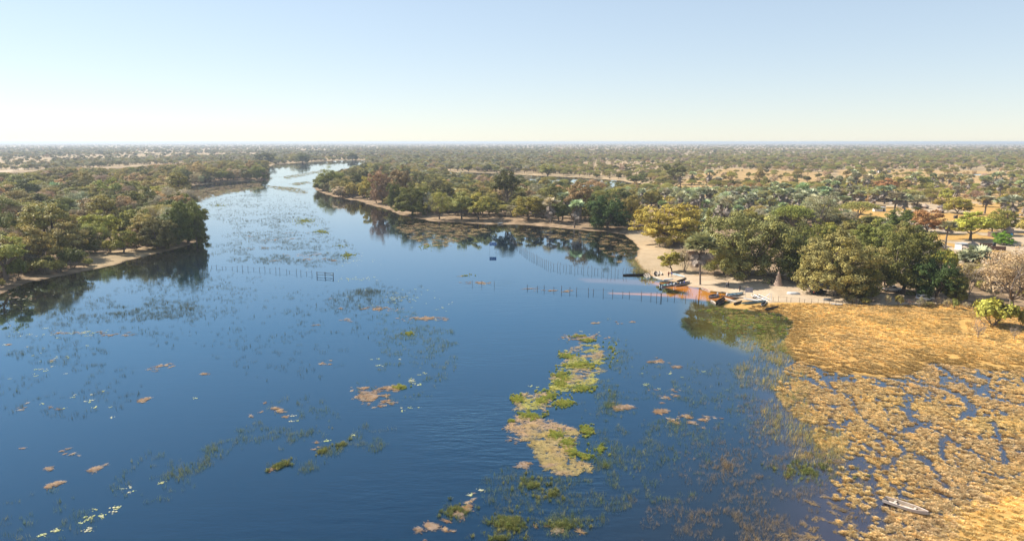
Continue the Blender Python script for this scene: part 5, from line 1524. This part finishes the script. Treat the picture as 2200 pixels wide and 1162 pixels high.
for i, (u, c, lb) in enumerate([(-.9, 'palec', 'person in pale clothes seated nearest the engine of the beached motorboat'), (.1, 'darkc', 'person in dark clothes seated amidships in the beached motorboat'), (.9, 'bluec', 'person in blue seated nearest the bow of the beached motorboat')]):
    person(B9.location[0] + cos(a0) * u, B9.location[1] + sin(a0) * u, a0 - pi / 2, 'sit', M[c], M['darkc'], lb, z=B9.location[2] + .08)

# ---- fences
def fence(pts, n, h, r, label, name='fence', wires=2, bend=0.0, mat='post', seed=0, hj=.15, zsub=.5, rail=False, xj=0.0):
    rs = np.random.RandomState(seed)
    P = GA(pts); seg = np.r_[0, np.cumsum(np.linalg.norm(np.diff(P, axis=0), axis=1))]
    u = np.linspace(0, seg[-1], n)
    u[1:-1] += rs.uniform(-.25, .25, n - 2) * (seg[-1] / n)
    X = np.interp(u, seg, P[:, 0]); Y = np.interp(u, seg, P[:, 1]) + rs.uniform(-xj, xj, n)
    t = root(name, X[0], Y[0], 0, 0, label, 'fence')
    tops = []
    for i in range(n):
        b = B(); hh = h * (1 + rs.uniform(-hj, hj)); z0 = gz(X[i], Y[i])
        dx, dy = rs.normal() * bend, rs.normal() * bend
        k1 = np.array([X[i] - X[0], Y[i] - Y[0], z0 - zsub])
        e = np.array([X[i] - X[0] + dx, Y[i] - Y[0] + dy, z0 + hh])
        md = (k1 + e) / 2 + np.array([rs.normal() * bend * .5, rs.normal() * bend * .5, 0])
        b.tube([k1, md, e], [r * 1.1, r, r * .85], 5)
        part('post', b, M[mat], t); tops.append((k1 + np.array([0, 0, zsub]), e))
    for k in range(wires):
        f = .35 + .5 * k / max(1, wires - 1) if wires > 1 else .7
        b = B(); b.tube([a_ * (1 - f) + e * f for a_, e in tops], .035 if rail else .012, 4)
        part('rail' if rail else 'wire', b, M[mat], t)
    return t
fence([(455, 575), (486, 577), (560, 581), (600, 584), (670, 590)], 20, 1.1, .06, 'line of thin posts in the river left of the wooden gate', wires=1, bend=.13, seed=1, hj=.4)
fence([(1096, 518), (1110, 530), (1130, 546), (1160, 563), (1178, 572)], 34, 1.9, .05, 'dense slanting palisade of poles from the pond mouth', name='pole_fence', wires=1, bend=.10, seed=2, xj=.3)
fence([(1185, 574), (1230, 580), (1262, 583), (1300, 587), (1345, 590)], 24, 1.9, .05, 'crooked pole fence from the palisade to the long dark boat', name='pole_fence', wires=1, bend=.25, seed=3, hj=.3)
fence([(1133, 620), (1200, 625), (1260, 629), (1330, 633), (1400, 639), (1495, 645)], 20, 1.35, .07, 'long wire fence of short posts across the water to the beach', wires=1, bend=.05, seed=4, hj=.3)
fence([(1660, 652), (1700, 655), (1740, 658), (1780, 662), (1840, 666)], 14, 1.3, .05, 'thin wire fence between the sand and the golden meadow', wires=2, bend=.04, seed=5)
fence([(1990, 668), (2060, 668), (2090, 672)], 6, 1.2, .07, 'short wire fence below the darkest tree', wires=2, bend=.05, seed=6)
fence([(2160, 655), (2190, 678), (2240, 684)], 4, 1.4, .08, 'wire fence with thick posts at the right edge', wires=2, bend=.05, seed=7)
fence([(264, 566), (282, 563), (302, 566), (318, 567)], 5, .9, .08, 'low wooden rail fence in the water at the left landing', wires=2, rail=True, seed=8)
fence([(1015, 612), (1062, 614)], 3, 1.5, .05, 'thin poles standing in the pink floating mat', wires=0, bend=.05, seed=9, name='pole_fence')
fence([(1350, 583), (1372, 588), (1400, 589)], 18, 1.7, .04, 'pole fence through the reeds left of the beach', wires=1, bend=.18, seed=10, hj=.3, name='pole_fence')
fence([(1884, 474), (1905, 479), (1920, 486)], 9, 1.4, .06, 'pale pole fence left of the white house', wires=2, seed=11, mat='reedw')
fence([(1960, 503), (1980, 508), (2003, 513)], 9, 1.3, .06, 'pale pole fence beside the roof frame in the village', wires=2, seed=12, mat='reedw')
fence([(1880, 462), (1920, 463)], 8, 1.1, .05, 'low fence between the white shed and the white house', wires=2, seed=13, mat='reedw')
# heavy leaning post with a stub in the long fence
b = B(); b.tube([(0, 0, -.5), (.03, 0, .5), (.0, 0, 1.5)], [.16, .15, .12], 7); b.tube([(0, 0, 1.3), (.3, 0, 1.5)], [.1, .05], 5); b.tube([(0, 0, 1.35), (-.25, .05, 1.55)], [.08, .04], 5)
x, y = G(1420, 641.5); o = link('mooring_post', b.mesh('mooring_post', M['dark'], False, False), loc=(x, y, 0)); tag(o, 'thick forked black post standing in the orange shallows', 'post')
b = B(); b.tube([(0, 0, -.5), (.03, 0, .7), (.0, 0, 2.2)], [.10, .09, .08], 6)
x, y = G(518, 406); o = link('mooring_post', b.mesh('lone_post', M['dark'], False, False), loc=(x, y, 0)); tag(o, 'lone post far up the left bay beside a canoe', 'post')
# wooden gate in the river
x0, y0 = G(681, 593); x1, y1 = G(716, 595)
L = sqrt((x1 - x0) ** 2 + (y1 - y0) ** 2)
t = root('water_gate', x0, y0, atan2(y1 - y0, x1 - x0), 0, 'dark wooden double gate standing alone in the river', 'gate')
for i in range(3):
    b = B(); b.tube([(L * i / 2, 0, -.5), (L * i / 2 + .03, 0, 1.45)], .11, 6); part('post', b, M['dark'], t)
for zz in (.45, 1.2):
    for i in range(2):
        b = B(); b.tube([(L * i / 2, 0, zz), (L * (i + 1) / 2, 0, zz + .06)], .06, 5); part('rail', b, M['dark'], t)
b = B(); b.tube([(L * .5, 0, 1.2), (L, 0, .5)], .04, 5); part('brace', b, M['dark'], t)

# ---- signs
x0, y0 = G(1052, 540); x1, y1 = G(1066, 540)
t = root('river_sign', x0, y0, 0, 0, 'blue sign board on two thin posts standing in the river', 'sign')
L = x1 - x0
for i in range(2):
    b = B(); b.tube([(L * i, 0, -.6), (L * i, 0, 3.6)], .045, 6); part('post', b, M['alu'], t)
b = B(); b.box((L / 2, -.07, 2.9), (L + .1, .05, 1.35)); bd_ = part('board', b, M['signb'], t)
b = B()
for (u, v_, w_, h_) in ((.30, .80, .30, .14), (.72, .86, .36, .10), (.20, .56, .18, .22), (.66, .62, .30, .08), (.35, .30, .34, .10), (.75, .34, .22, .12), (.5, .12, .5, .06)):
    b.box((L * u, -.10, 2.22 + 1.35 * v_), (L * w_, .012, 1.35 * h_))
part('faded_lettering', b, M['signl'], bd_)
x0, y0 = G(1600, 643)
mp_ = mpp(1600, 643)
t = root('notice_board', x0, y0, radians(-8), gz(x0, y0), 'grey two-panel board on thin posts above the moored boats', 'sign')
for xx in (.1, 1.9):
    b = B(); b.tube([(xx, 0, -.3), (xx, 0, 3.1)], .045, 5); part('post', b, M['alu'], t)
for xx in (.5, 1.5):
    b = B(); b.box((xx, -.06, 2.5), (.96, .04, 1.25)); part('panel', b, M['signg'], t)
# ---- landing frame and ramps
x0, y0 = G(1653, 652)
t = root('gate_frame', x0, y0, 0, gz(x0, y0), 'white pair of posts with a slanting plank at the head of the ramps', 'frame')
for xx in (0, .45):
    b = B(); b.box((xx, 0, 1.1), (.10, .10, 2.3)); part('post', b, M['white'], t)
b = B(); b.tube([(0, 0, 2.2), (-1.5, .1, .9)], .07, 4); part('plank', b, M['signl'], t)
def ramp(p, q, wd, label):
    a_, c_ = np.array(G(*p)), np.array(G(*q)); L = np.linalg.norm(c_ - a_)
    t = root('slatted_ramp', a_[0], a_[1], atan2(c_[1] - a_[1], c_[0] - a_[0]), gz(*a_), label, 'ramp', 'slatted ramps at the landing')
    for s in (-1, 1):
        b = B(); b.tube([(0, s * wd / 2, .75), (L, s * wd / 2, .18)], .05, 4); part('side_rail', b, M['alu'], t)
    n_ = max(4, int(L / .55))
    for i in range(n_):
        b = B(); u = (i + .5) / n_; b.box((L * u, 0, .75 - .57 * u), (.12, wd, .05)); part('slat', b, M['wood'], t)
    for u in (.15, .85):
        b = B(); b.box((L * u, 0, (.75 - .57 * u) / 2), (.08, wd, .75 - .57 * u)); part('support', b, M['wood'], t)
ramp((1624, 640.5), (1656, 650), 1.3, 'upper slatted ramp sloping right below the two-panel board')
ramp((1616, 641), (1644, 650.5), .9, 'lower slatted ramp sloping right beside its twin')

# ---- vehicles
def car(px, py, rz, mat, label, kind='pickup', L=5.0, group=None):
    x, y = G(px, py)
    t = root('pickup_truck' if kind == 'pickup' else 'parked_car', x, y, rz, None, label, 'pickup truck' if kind == 'pickup' else 'car', group)
    W = 1.8
    def slab(prof, w_, m, nm, par=None):
        b = B(); n_ = len(prof)
        V = [(p[0], -w_ / 2, p[1]) for p in prof] + [(p[0], w_ / 2, p[1]) for p in prof]
        c = np.mean(prof, 0)
        V += [(c[0], -w_ / 2, c[1]), (c[0], w_ / 2, c[1])]
        b.add(V, Q=[(i, (i + 1) % n_, n_ + (i + 1) % n_, n_ + i) for i in range(n_)], T=[(2 * n_, (i + 1) % n_, i) for i in range(n_)] + [(2 * n_ + 1, n_ + i, n_ + (i + 1) % n_) for i in range(n_)])
        return part(nm, b, m, par or t)
    if kind == 'pickup':
        slab([(-2.5, .45), (-2.5, 1.1), (.2, 1.1), (1.4, 1.08), (2.3, .98), (2.5, .85), (2.5, .4), (1.95, .4), (1.9, .75), (1.3, .75), (1.2, .4), (-1.1, .4), (-1.2, .75), (-1.9, .75), (-2.0, .45)], W, mat, 'body')
        slab([(-.55, 1.08), (-.5, 1.72), (.55, 1.72), (1.2, 1.1)], W * .9, mat, 'cabin')
        for s in (-1, 1):
            b = B(); b.add([(-.4, s * W * .455, 1.16), (.95, s * W * .455, 1.16), (.5, s * W * .455, 1.6), (-.38, s * W * .455, 1.6)], Q=[(0, 1, 2, 3)]); part('side_window', b, M['glass'], t)
        b = B(); b.add([(1.19, -.7, 1.14), (1.19, .7, 1.14), (.62, .65, 1.68), (.62, -.65, 1.68)], Q=[(0, 1, 2, 3)]); part('windscreen', b, M['glass'], t)
        b = B(); b.box((-1.5, 0, 1.105), (1.8, W * .84, .02)); part('cargo_bed', b, M['black'], t)
        b = B()
        for s in (-1, 1):
            b.tube([(-2.3, s * .75, 1.1), (-2.3, s * .75, 1.65), (-.6, s * .75, 1.65)], .04, 5)
        b.box((-1.45, 0, 1.68), (1.75, 1.5, .04)); part('load_rack', b, M['black'], t)
    else:
        slab([(-2.2, .45), (-2.25, 1.0), (1.2, 1.02), (2.1, .9), (2.2, .45), (1.8, .4), (1.7, .72), (1.15, .72), (1.05, .4), (-1.0, .4), (-1.1, .72), (-1.65, .72), (-1.75, .42)], W, mat, 'body')
        slab([(-2.1, 1.0), (-1.9, 1.65), (.3, 1.68), (1.1, 1.02)], W * .88, mat, 'cabin')
        for s in (-1, 1):
            b = B(); b.add([(-1.8, s * W * .445, 1.1), (.8, s * W * .445, 1.1), (.25, s * W * .445, 1.58), (-1.75, s * W * .445, 1.56)], Q=[(0, 1, 2, 3)]); part('side_window', b, M['glass'], t)
        b = B(); b.add([(-2.11, -.65, 1.1), (-2.11, .65, 1.1), (-1.96, .6, 1.58), (-1.96, -.6, 1.58)], Q=[(0, 1, 2, 3)]); part('rear_window', b, M['glass'], t)
    for s in (-1, 1):
        for xx in (-1.45, 1.5):
            w_ = B(); V = []
            for r_, yy in ((.2, .11), (.34, .11), (.37, .06), (.37, -.06), (.34, -.11), (.2, -.11)):
                V += [(xx * (1 if kind == 'pickup' else .92) + cos(a_) * r_, s * (W / 2 - .08) + yy, .37 + sin(a_) * r_) for a_ in np.arange(14) * 2 * pi / 14]
            w_.add(V, Q=[(i * 14 + j, i * 14 + (j + 1) % 14, (i + 1) * 14 + (j + 1) % 14, (i + 1) * 14 + j) for i in range(5) for j in range(14)])
            wh = part('wheel', w_, M['rub'], t)
            r_ = B(); c0 = (xx * (1 if kind == 'pickup' else .92), s * (W / 2 + .0), .37)
            V = [c0] + [(c0[0] + cos(a_) * .2, c0[1], c0[2] + sin(a_) * .2) for a_ in np.arange(12) * 2 * pi / 12]
            r_.add(V, T=[(0, 1 + j, 1 + (j + 1) % 12) for j in range(12)]); part('rim', r_, M['alu'], wh)
        b = B(); b.box((2.5 if kind == 'pickup' else 2.17, s * .68, .82), (.06, .3, .16)); part('headlight', b, M['palec'], t)
        b = B(); b.box((-2.5 if kind == 'pickup' else -2.24, s * .76, .85), (.06, .16, .28)); part('tail_light', b, M['redl'], t)
    for xx in ((-2.55, 2.55) if kind == 'pickup' else (-2.26, 2.24)):
        b = B(); b.box((xx, 0, .5), (.12, W * .98, .2)); part('bumper', b, M['black'], t)
    return t
car(1916, 632, radians(-6), M['carw'], 'white pickup truck parked in shade under the massive dark tree')
car(1757, 637, radians(20), M['card'], 'dark car with red tail light under the big grey-olive tree', 'car')
car(1986, 652, radians(10), M['carw'], 'white car half hidden under the creeper-covered tree', 'car')
car(1785, 466, radians(-5), M['carw'], 'white pickup truck in front of the carport in the village')

# ---- houses and huts
def hut(px, py, r, hw, hr, roofm, wallm, label, name='thatched_hut', eave=.7, door=True, rz=0.0, seed=0, patch=None, k=20, open_=False):
    rs = np.random.RandomState(seed + 100)
    x, y = G(px, py)
    t = root(name, x, y, rz, None, label, 'hut')
    if open_:
        for i in range(8):
            b = B(); a_ = i * pi / 4; b.tube([(cos(a_) * r, sin(a_) * r, -.2), (cos(a_) * r, sin(a_) * r, hw)], .07, 5); part('pole', b, M['wood'], t)
    else:
        b = B(); b.lathe([(r, -.2), (r * 1.01, hw * .5), (r, hw + .1)], k); w_ = part('wall', b, wallm, t)
    if door and not open_:
        b = B(); b.box((0, -r - .0, .95), (.85, .12, 1.9)); part('door', b, M['dark'], t)
    b = B(); prof = []
    n_ = 7
    for i in range(n_ + 1):
        u = i / n_
        rr = (r + eave) * (1 - u) ** .96 + .04; zz = hw - .25 + hr * u
        prof.append((rr, zz))
        if 0 < i < n_: prof.append((rr - .05, zz + .05))
    b.lathe(prof, k, rs=rs, jit=.03)
    rf = part('roof', b, roofm, t)
    b = B(); b.lathe([((r + eave) * .97, hw - .27), (.3, hw - .2)], k); part('roof_underside', b, M['dark'], rf)
    b = B(); b.lathe([(.28, hw + hr - .42), (.2, hw + hr - .1), (.05, hw + hr + .12)], 10); part('roof_cap', b, roofm, rf)
    if patch:
        b = B(); b.lathe([((r + eave) * .52, hw - .25 + hr * .5), ((r + eave) * .3, hw - .2 + hr * .72), (.1, hw - .15 + hr)], k); part('roof_sheet', b, patch, rf)
    return t
hut(2088, 545, 2.9, 1.9, 2.4, M['thatch'], M['plaster'], 'largest thatched hut with wide grey cone roof at the right of the village', seed=1)
hut(2123, 562, 1.7, 1.6, 1.9, M['thatch'], M['brick'], 'small thatched hut in front of the dark brick yard wall', seed=2)
hut(2166, 510, 1.9, 1.9, 2.6, M['thatch'], M['mudw'], 'steep thatched hut right of the bright green tree', seed=3)
hut(1868, 497, 2.6, 1.6, 2.6, M['thatchr'], M['mudw'], 'reddish-brown thatched cone hut behind the green treetops', seed=4)
hut(1893, 496, 2.1, 1.5, 2.0, M['thatch'], M['mudw'], 'grey thatched hut right of the reddish-brown cone hut', seed=5)
hut(1935, 494, 2.0, 1.8, 1.7, M['thatchr'], M['brick'], 'brick hut with a green sheet over its thatched roof', seed=6, patch=M['green'])
hut(2020, 460, 1.9, 1.6, 1.5, M['thatch'], M['mudw'], 'round mud hut with flat grey thatch left of the lone olive-gold tree', seed=7)
hut(2023, 453, 2.4, 1.5, 1.6, M['thatchd'], M['mudw'], 'darker hut just behind the round mud hut', seed=8)
hut(1987, 451, 2.0, 1.6, 1.6, M['thatch'], M['mudw'], 'thatched hut half hidden behind the village palms', seed=9)
hut(1972, 506, 2.1, 1.7, 1.7, M['thatch'], M['mudw'], 'open thatch frame on poles under the rust-orange tree', name='thatch_shelter', seed=10, open_=True, eave=.2)
hut(1803, 466, 1.9, 1.7, 2.6, M['thatchr'], M['mudw'], 'sunlit steep thatch beside the carport', seed=11)
hut(408, 392, 3.6, 2.0, 3.4, M['thatchd'], M['dark'], 'dark thatched hut hidden in trees on the left bay', seed=12)
def house(px, py, w_, d, h, wallm, roofm, label, name='house', rz=0.0, flat=True, win=2, pitch=.5):
    x, y = G(px, py)
    t = root(name, x, y, rz, None, label, 'house' if name == 'house' else 'shed')
    b = B(); b.box((0, 0, h / 2 - .1), (w_, d, h + .2)); part('wall', b, wallm, t)
    b = B()
    if flat:
        b.box((0, 0, h + .09), (w_ + .5, d + .5, .14), ry=radians(1.5))
    else:
        V = [(-w_ / 2 - .3, -d / 2 - .3, h), (w_ / 2 + .3, -d / 2 - .3, h), (w_ / 2 + .3, 0, h + pitch), (-w_ / 2 - .3, 0, h + pitch), (-w_ / 2 - .3, d / 2 + .3, h), (w_ / 2 + .3, d / 2 + .3, h)]
        V += [(a_, c_, z_ - .08) for a_, c_, z_ in V]
        b.add(V, Q=[(0, 1, 2, 3), (3, 2, 5, 4), (7, 6, 9, 8), (8, 9, 10, 11), (0, 6, 7, 1), (4, 5, 11, 10)], T=[(1, 7, 8), (1, 8, 2), (2, 8, 11), (2, 11, 5), (0, 3, 9), (0, 9, 6), (3, 4, 10), (3, 10, 9)])
    part('roof', b, roofm, t)
    for i in range(win):
        b = B(); xx = -w_ / 2 + w_ * (i + .6) / (win + 1.0); b.box((xx, -d / 2 - .02, h * .58), (.8, .06, .9)); f = part('window_frame', b, M['white'], t)
        b = B(); b.box((xx, -d / 2 - .06, h * .58), (.66, .03, .76)); part('pane', b, M['glass'], f)
    b = B(); b.box((w_ * .33, -d / 2 - .03, .98), (.9, .07, 1.95)); dr = part('door', b, M['dark'], t)
    b = B(); b.box((w_ * .33 + .35, -d / 2 - .09, 1.0), (.05, .05, .14)); part('handle', b, M['alu'], dr)
    return t
house(1930, 483, 6.6, 4.5, 3.1, M['plaster'], M['tin'], 'small white flat-roofed house between palm trunks in the village', rz=radians(-12))
house(1888, 457, 6.4, 3.4, 2.5, M['white'], M['tin'], 'white metal shed behind the flat-topped thorn tree', name='shed', rz=radians(-6), win=1)
house(1838, 372, 10, 6, 3, M['white'], M['tin'], 'white building far off in the right clearing, left one', name='house', flat=False)
house(1898, 372.5, 16, 6, 3, M['white'], M['tin'], 'long pale building far off in the right clearing, right one', name='house', flat=False)
house(2016, 441, 7, 4, 2.2, M['dark'], M['wood'], 'low dark shed with parked things behind the pale village ground', name='shed')
house(2066, 540, 4.2, 3, 2.3, M['white'], M['tin'], 'white sheet-covered lean-to touching the largest thatched hut', name='shed', rz=radians(20), win=0)
house(1871, 486, 9, 5, 2.3, M['dark'], M['thatch'], 'long dark shelter with pale thatch strip roof behind the cone huts', name='shed', rz=radians(-5), flat=False, pitch=1.0, win=0)
house(1778, 460, 4.5, 4, 2.2, M['dark'], M['tin'], 'carport with flat metal roof behind the white pickup', name='shed', win=0)
house(2052, 472, 1.4, 1.2, 1.4, M['dark'], M['wood'], 'small dark hutch right of the lone olive-gold tree', name='shed', win=0)
house(2138, 512, 5, 3, 1.9, M['brick'], M['thatchd'], 'dark low hut left of the bright green tree', name='shed', win=0)
def wall(p, q, h, m, label, name='yard_wall', th=.2):
    a_, c_ = np.array(G(*p)), np.array(G(*q)); L = np.linalg.norm(c_ - a_)
    rs2 = np.random.RandomState(int(p[0]))
    b = B(); n_ = max(3, int(L / 1.2)); xs = np.linspace(0, L, n_ + 1)
    V = []
    for xx in xs:
        hh = h + rs2.uniform(-.05, .05)
        V += [(xx, -th / 2, -.2), (xx, -th / 2, hh), (xx, th / 2, hh), (xx, th / 2, -.2)]
    b.add(V, Q=[(i * 4 + j, (i + 1) * 4 + j, (i + 1) * 4 + j + 1, i * 4 + j + 1) for i in range(n_) for j in range(3)] + [(0, 1, 2, 3), (n_ * 4 + 3, n_ * 4 + 2, n_ * 4 + 1, n_ * 4)])
    o = link(name, b.mesh(name, m, False, False), loc=(a_[0], a_[1], gz(*a_)), rz=atan2(c_[1] - a_[1], c_[0] - a_[0]))
    tag(o, label, 'wall')
wall((2104, 541), (2160, 543), 1.6, M['brick'], 'long low dark brick wall behind the small thatched hut')
wall((2104, 534), (2132, 535), 1.5, M['brick'], 'shorter dark brick wall behind the long one', )
wall((1868, 450), (1902, 450), 1.8, M['reedw'], 'dark reed screen beside the thick skirted palm', 'reed_screen')
wall((1796, 483), (1812, 486), .9, M['plaster'], 'low pale wall at the left end of the village', )
wall((2124, 570), (2142, 572), 1.2, M['mudw'], 'mud wall stub beside the small thatched hut')
b = B(); b.lathe([(.02, 0), (.6, 0), (.62, .5), (.6, 1.2), (.45, 1.35), (.02, 1.42)], 16)
x, y = G(2134, 541)
t = root('water_tank', x, y, 0, None, 'dark plastic water tank on a brick stand by the yard wall', 'water tank')
c_ = part('tank', b, M['black'], t, True); c_.location = (0, 0, 1.5)
b = B(); b.box((0, 0, .7), (1.2, 1.2, 1.6)); part('stand', b, M['plaster'], t)
b = B(); b.lathe([(.02, 0), (.5, 0), (.55, .1), (.55, 1.3), (.5, 1.4), (.3, 1.5), (.02, 1.5)], 14)
x, y = G(2172, 512); o = link('water_barrel', b.mesh('water_barrel', M['bluep'], True, False), loc=(x, y, gz(x, y))); tag(o, 'bright blue barrel beside the steep thatched hut', 'barrel')
# tin tent-like shelter
b = B(); th = np.linspace(0, pi, 9)
V = [(0 + 0 * a_, cos(a_) * 1.6, sin(a_) * 1.9) for a_ in th] + [(3.2, cos(a_) * 1.6, sin(a_) * 1.9) for a_ in th]
b.add(V, Q=[(j, j + 1, 9 + j + 1, 9 + j) for j in range(8)], T=[(9, 9 + j + 1, 9 + j + 2) for j in range(7)])
x, y = G(1853, 489)
t = root('tunnel_shelter', x, y, radians(60), None, 'grey tunnel-shaped shelter left of the cone huts', 'shelter')
part('cover', b, M['alu'], t)
b = B(); b.tube([(0, cos(a_) * 1.62, sin(a_) * 1.92) for a_ in th], .06, 5); part('hoop', b, M['palec'], t)

# ---- termite mound
rs3 = np.random.RandomState(8)
b = B(); prof = [(1.55, -.2), (1.35, .25), (1.05, .8), (.85, 1.5), (.72, 2.2), (.52, 3.0), (.36, 3.7), (.2, 4.2), (.02, 4.5)]
b.lathe(prof, 18, rs=rs3, jit=.09)
x, y = G(1671, 619)
o = link('termite_mound', b.mesh('termite_mound', M['mound'], True, False), loc=(x, y, gz(x, y))); tag(o, 'tall tapering termite mound on the sand below the leafless tree', 'termite mound')
# fallen logs and roots on the beach
for (p, q, r_, lb) in (((1548, 628), (1560, 629), .14, 'dark driftwood log at the waterline below the two people'), ((1604, 605), (1614, 603), .18, 'root log beside the trunk of the largest olive tree'), ((275, 545), (292, 543), .12, 'log lying on the left sandy landing')):
    a_, c_ = G(*p), G(*q); z_ = gz(*a_) + .08
    b = B(); b.tube([(0, 0, 0), ((c_[0] - a_[0]) * .5, (c_[1] - a_[1]) * .5 + .2, .08), (c_[0] - a_[0], c_[1] - a_[1], .0)], [r_, r_ * .8, r_ * .5], 6)
    o = link('driftwood_log', b.mesh('driftwood_log', M['wood'], False, False), loc=(a_[0], a_[1], z_)); tag(o, lb, 'log')
# weeds row along the fence under the dark trees
wr = np.random.RandomState(12)
ww = [(1838, 658), (1858, 660), (1880, 655), (1906, 662), (1930, 664), (1952, 662), (1975, 667), (1996, 666), (2012, 662), (2034, 668), (2050, 670), (2075, 668)]
SH0 = []
for i, (px, py) in enumerate(ww):
    x, y = G(px, py); kk = ['drybush', 'bush', 'drybush'][i % 3]
    o = plant(x, y, kk, ['straw-brown', 'olive', 'pinkish brown'][i % 3], wr.uniform(1.4, 3.0), wr.uniform(2.4, 3.8))
    o['label'] = f'{["straw-brown twiggy", "olive leafy", "pinkish twiggy"][i % 3]} weed bush, {(ORD + ["eleventh from the left", "rightmost"])[i]} of the row under the shady trees'
    o['group'] = 'weed bushes along the shady fence'

# ---------------------------------------------------------------- haze
HZR = 33000.0
b = B(); b.box((0, 12000, 43 / 2 + 1.5 - 2), (2 * HZR, 2 * HZR, 49))
hm, nt, out = nmat('haze_air')
pv = nt.nodes.new('ShaderNodeVolumePrincipled')
pv.inputs['Color'].default_value = (.66, .75, .86, 1); pv.inputs['Density'].default_value = HAZE_DENSITY
pv.inputs['Anisotropy'].default_value = .2
nt.links.new(pv.outputs[0], out.inputs['Volume'])
o = link('haze', b.mesh('haze', hm, False, False)); tag(o, 'thin pale blue haze lying over the plain', kind='stuff')
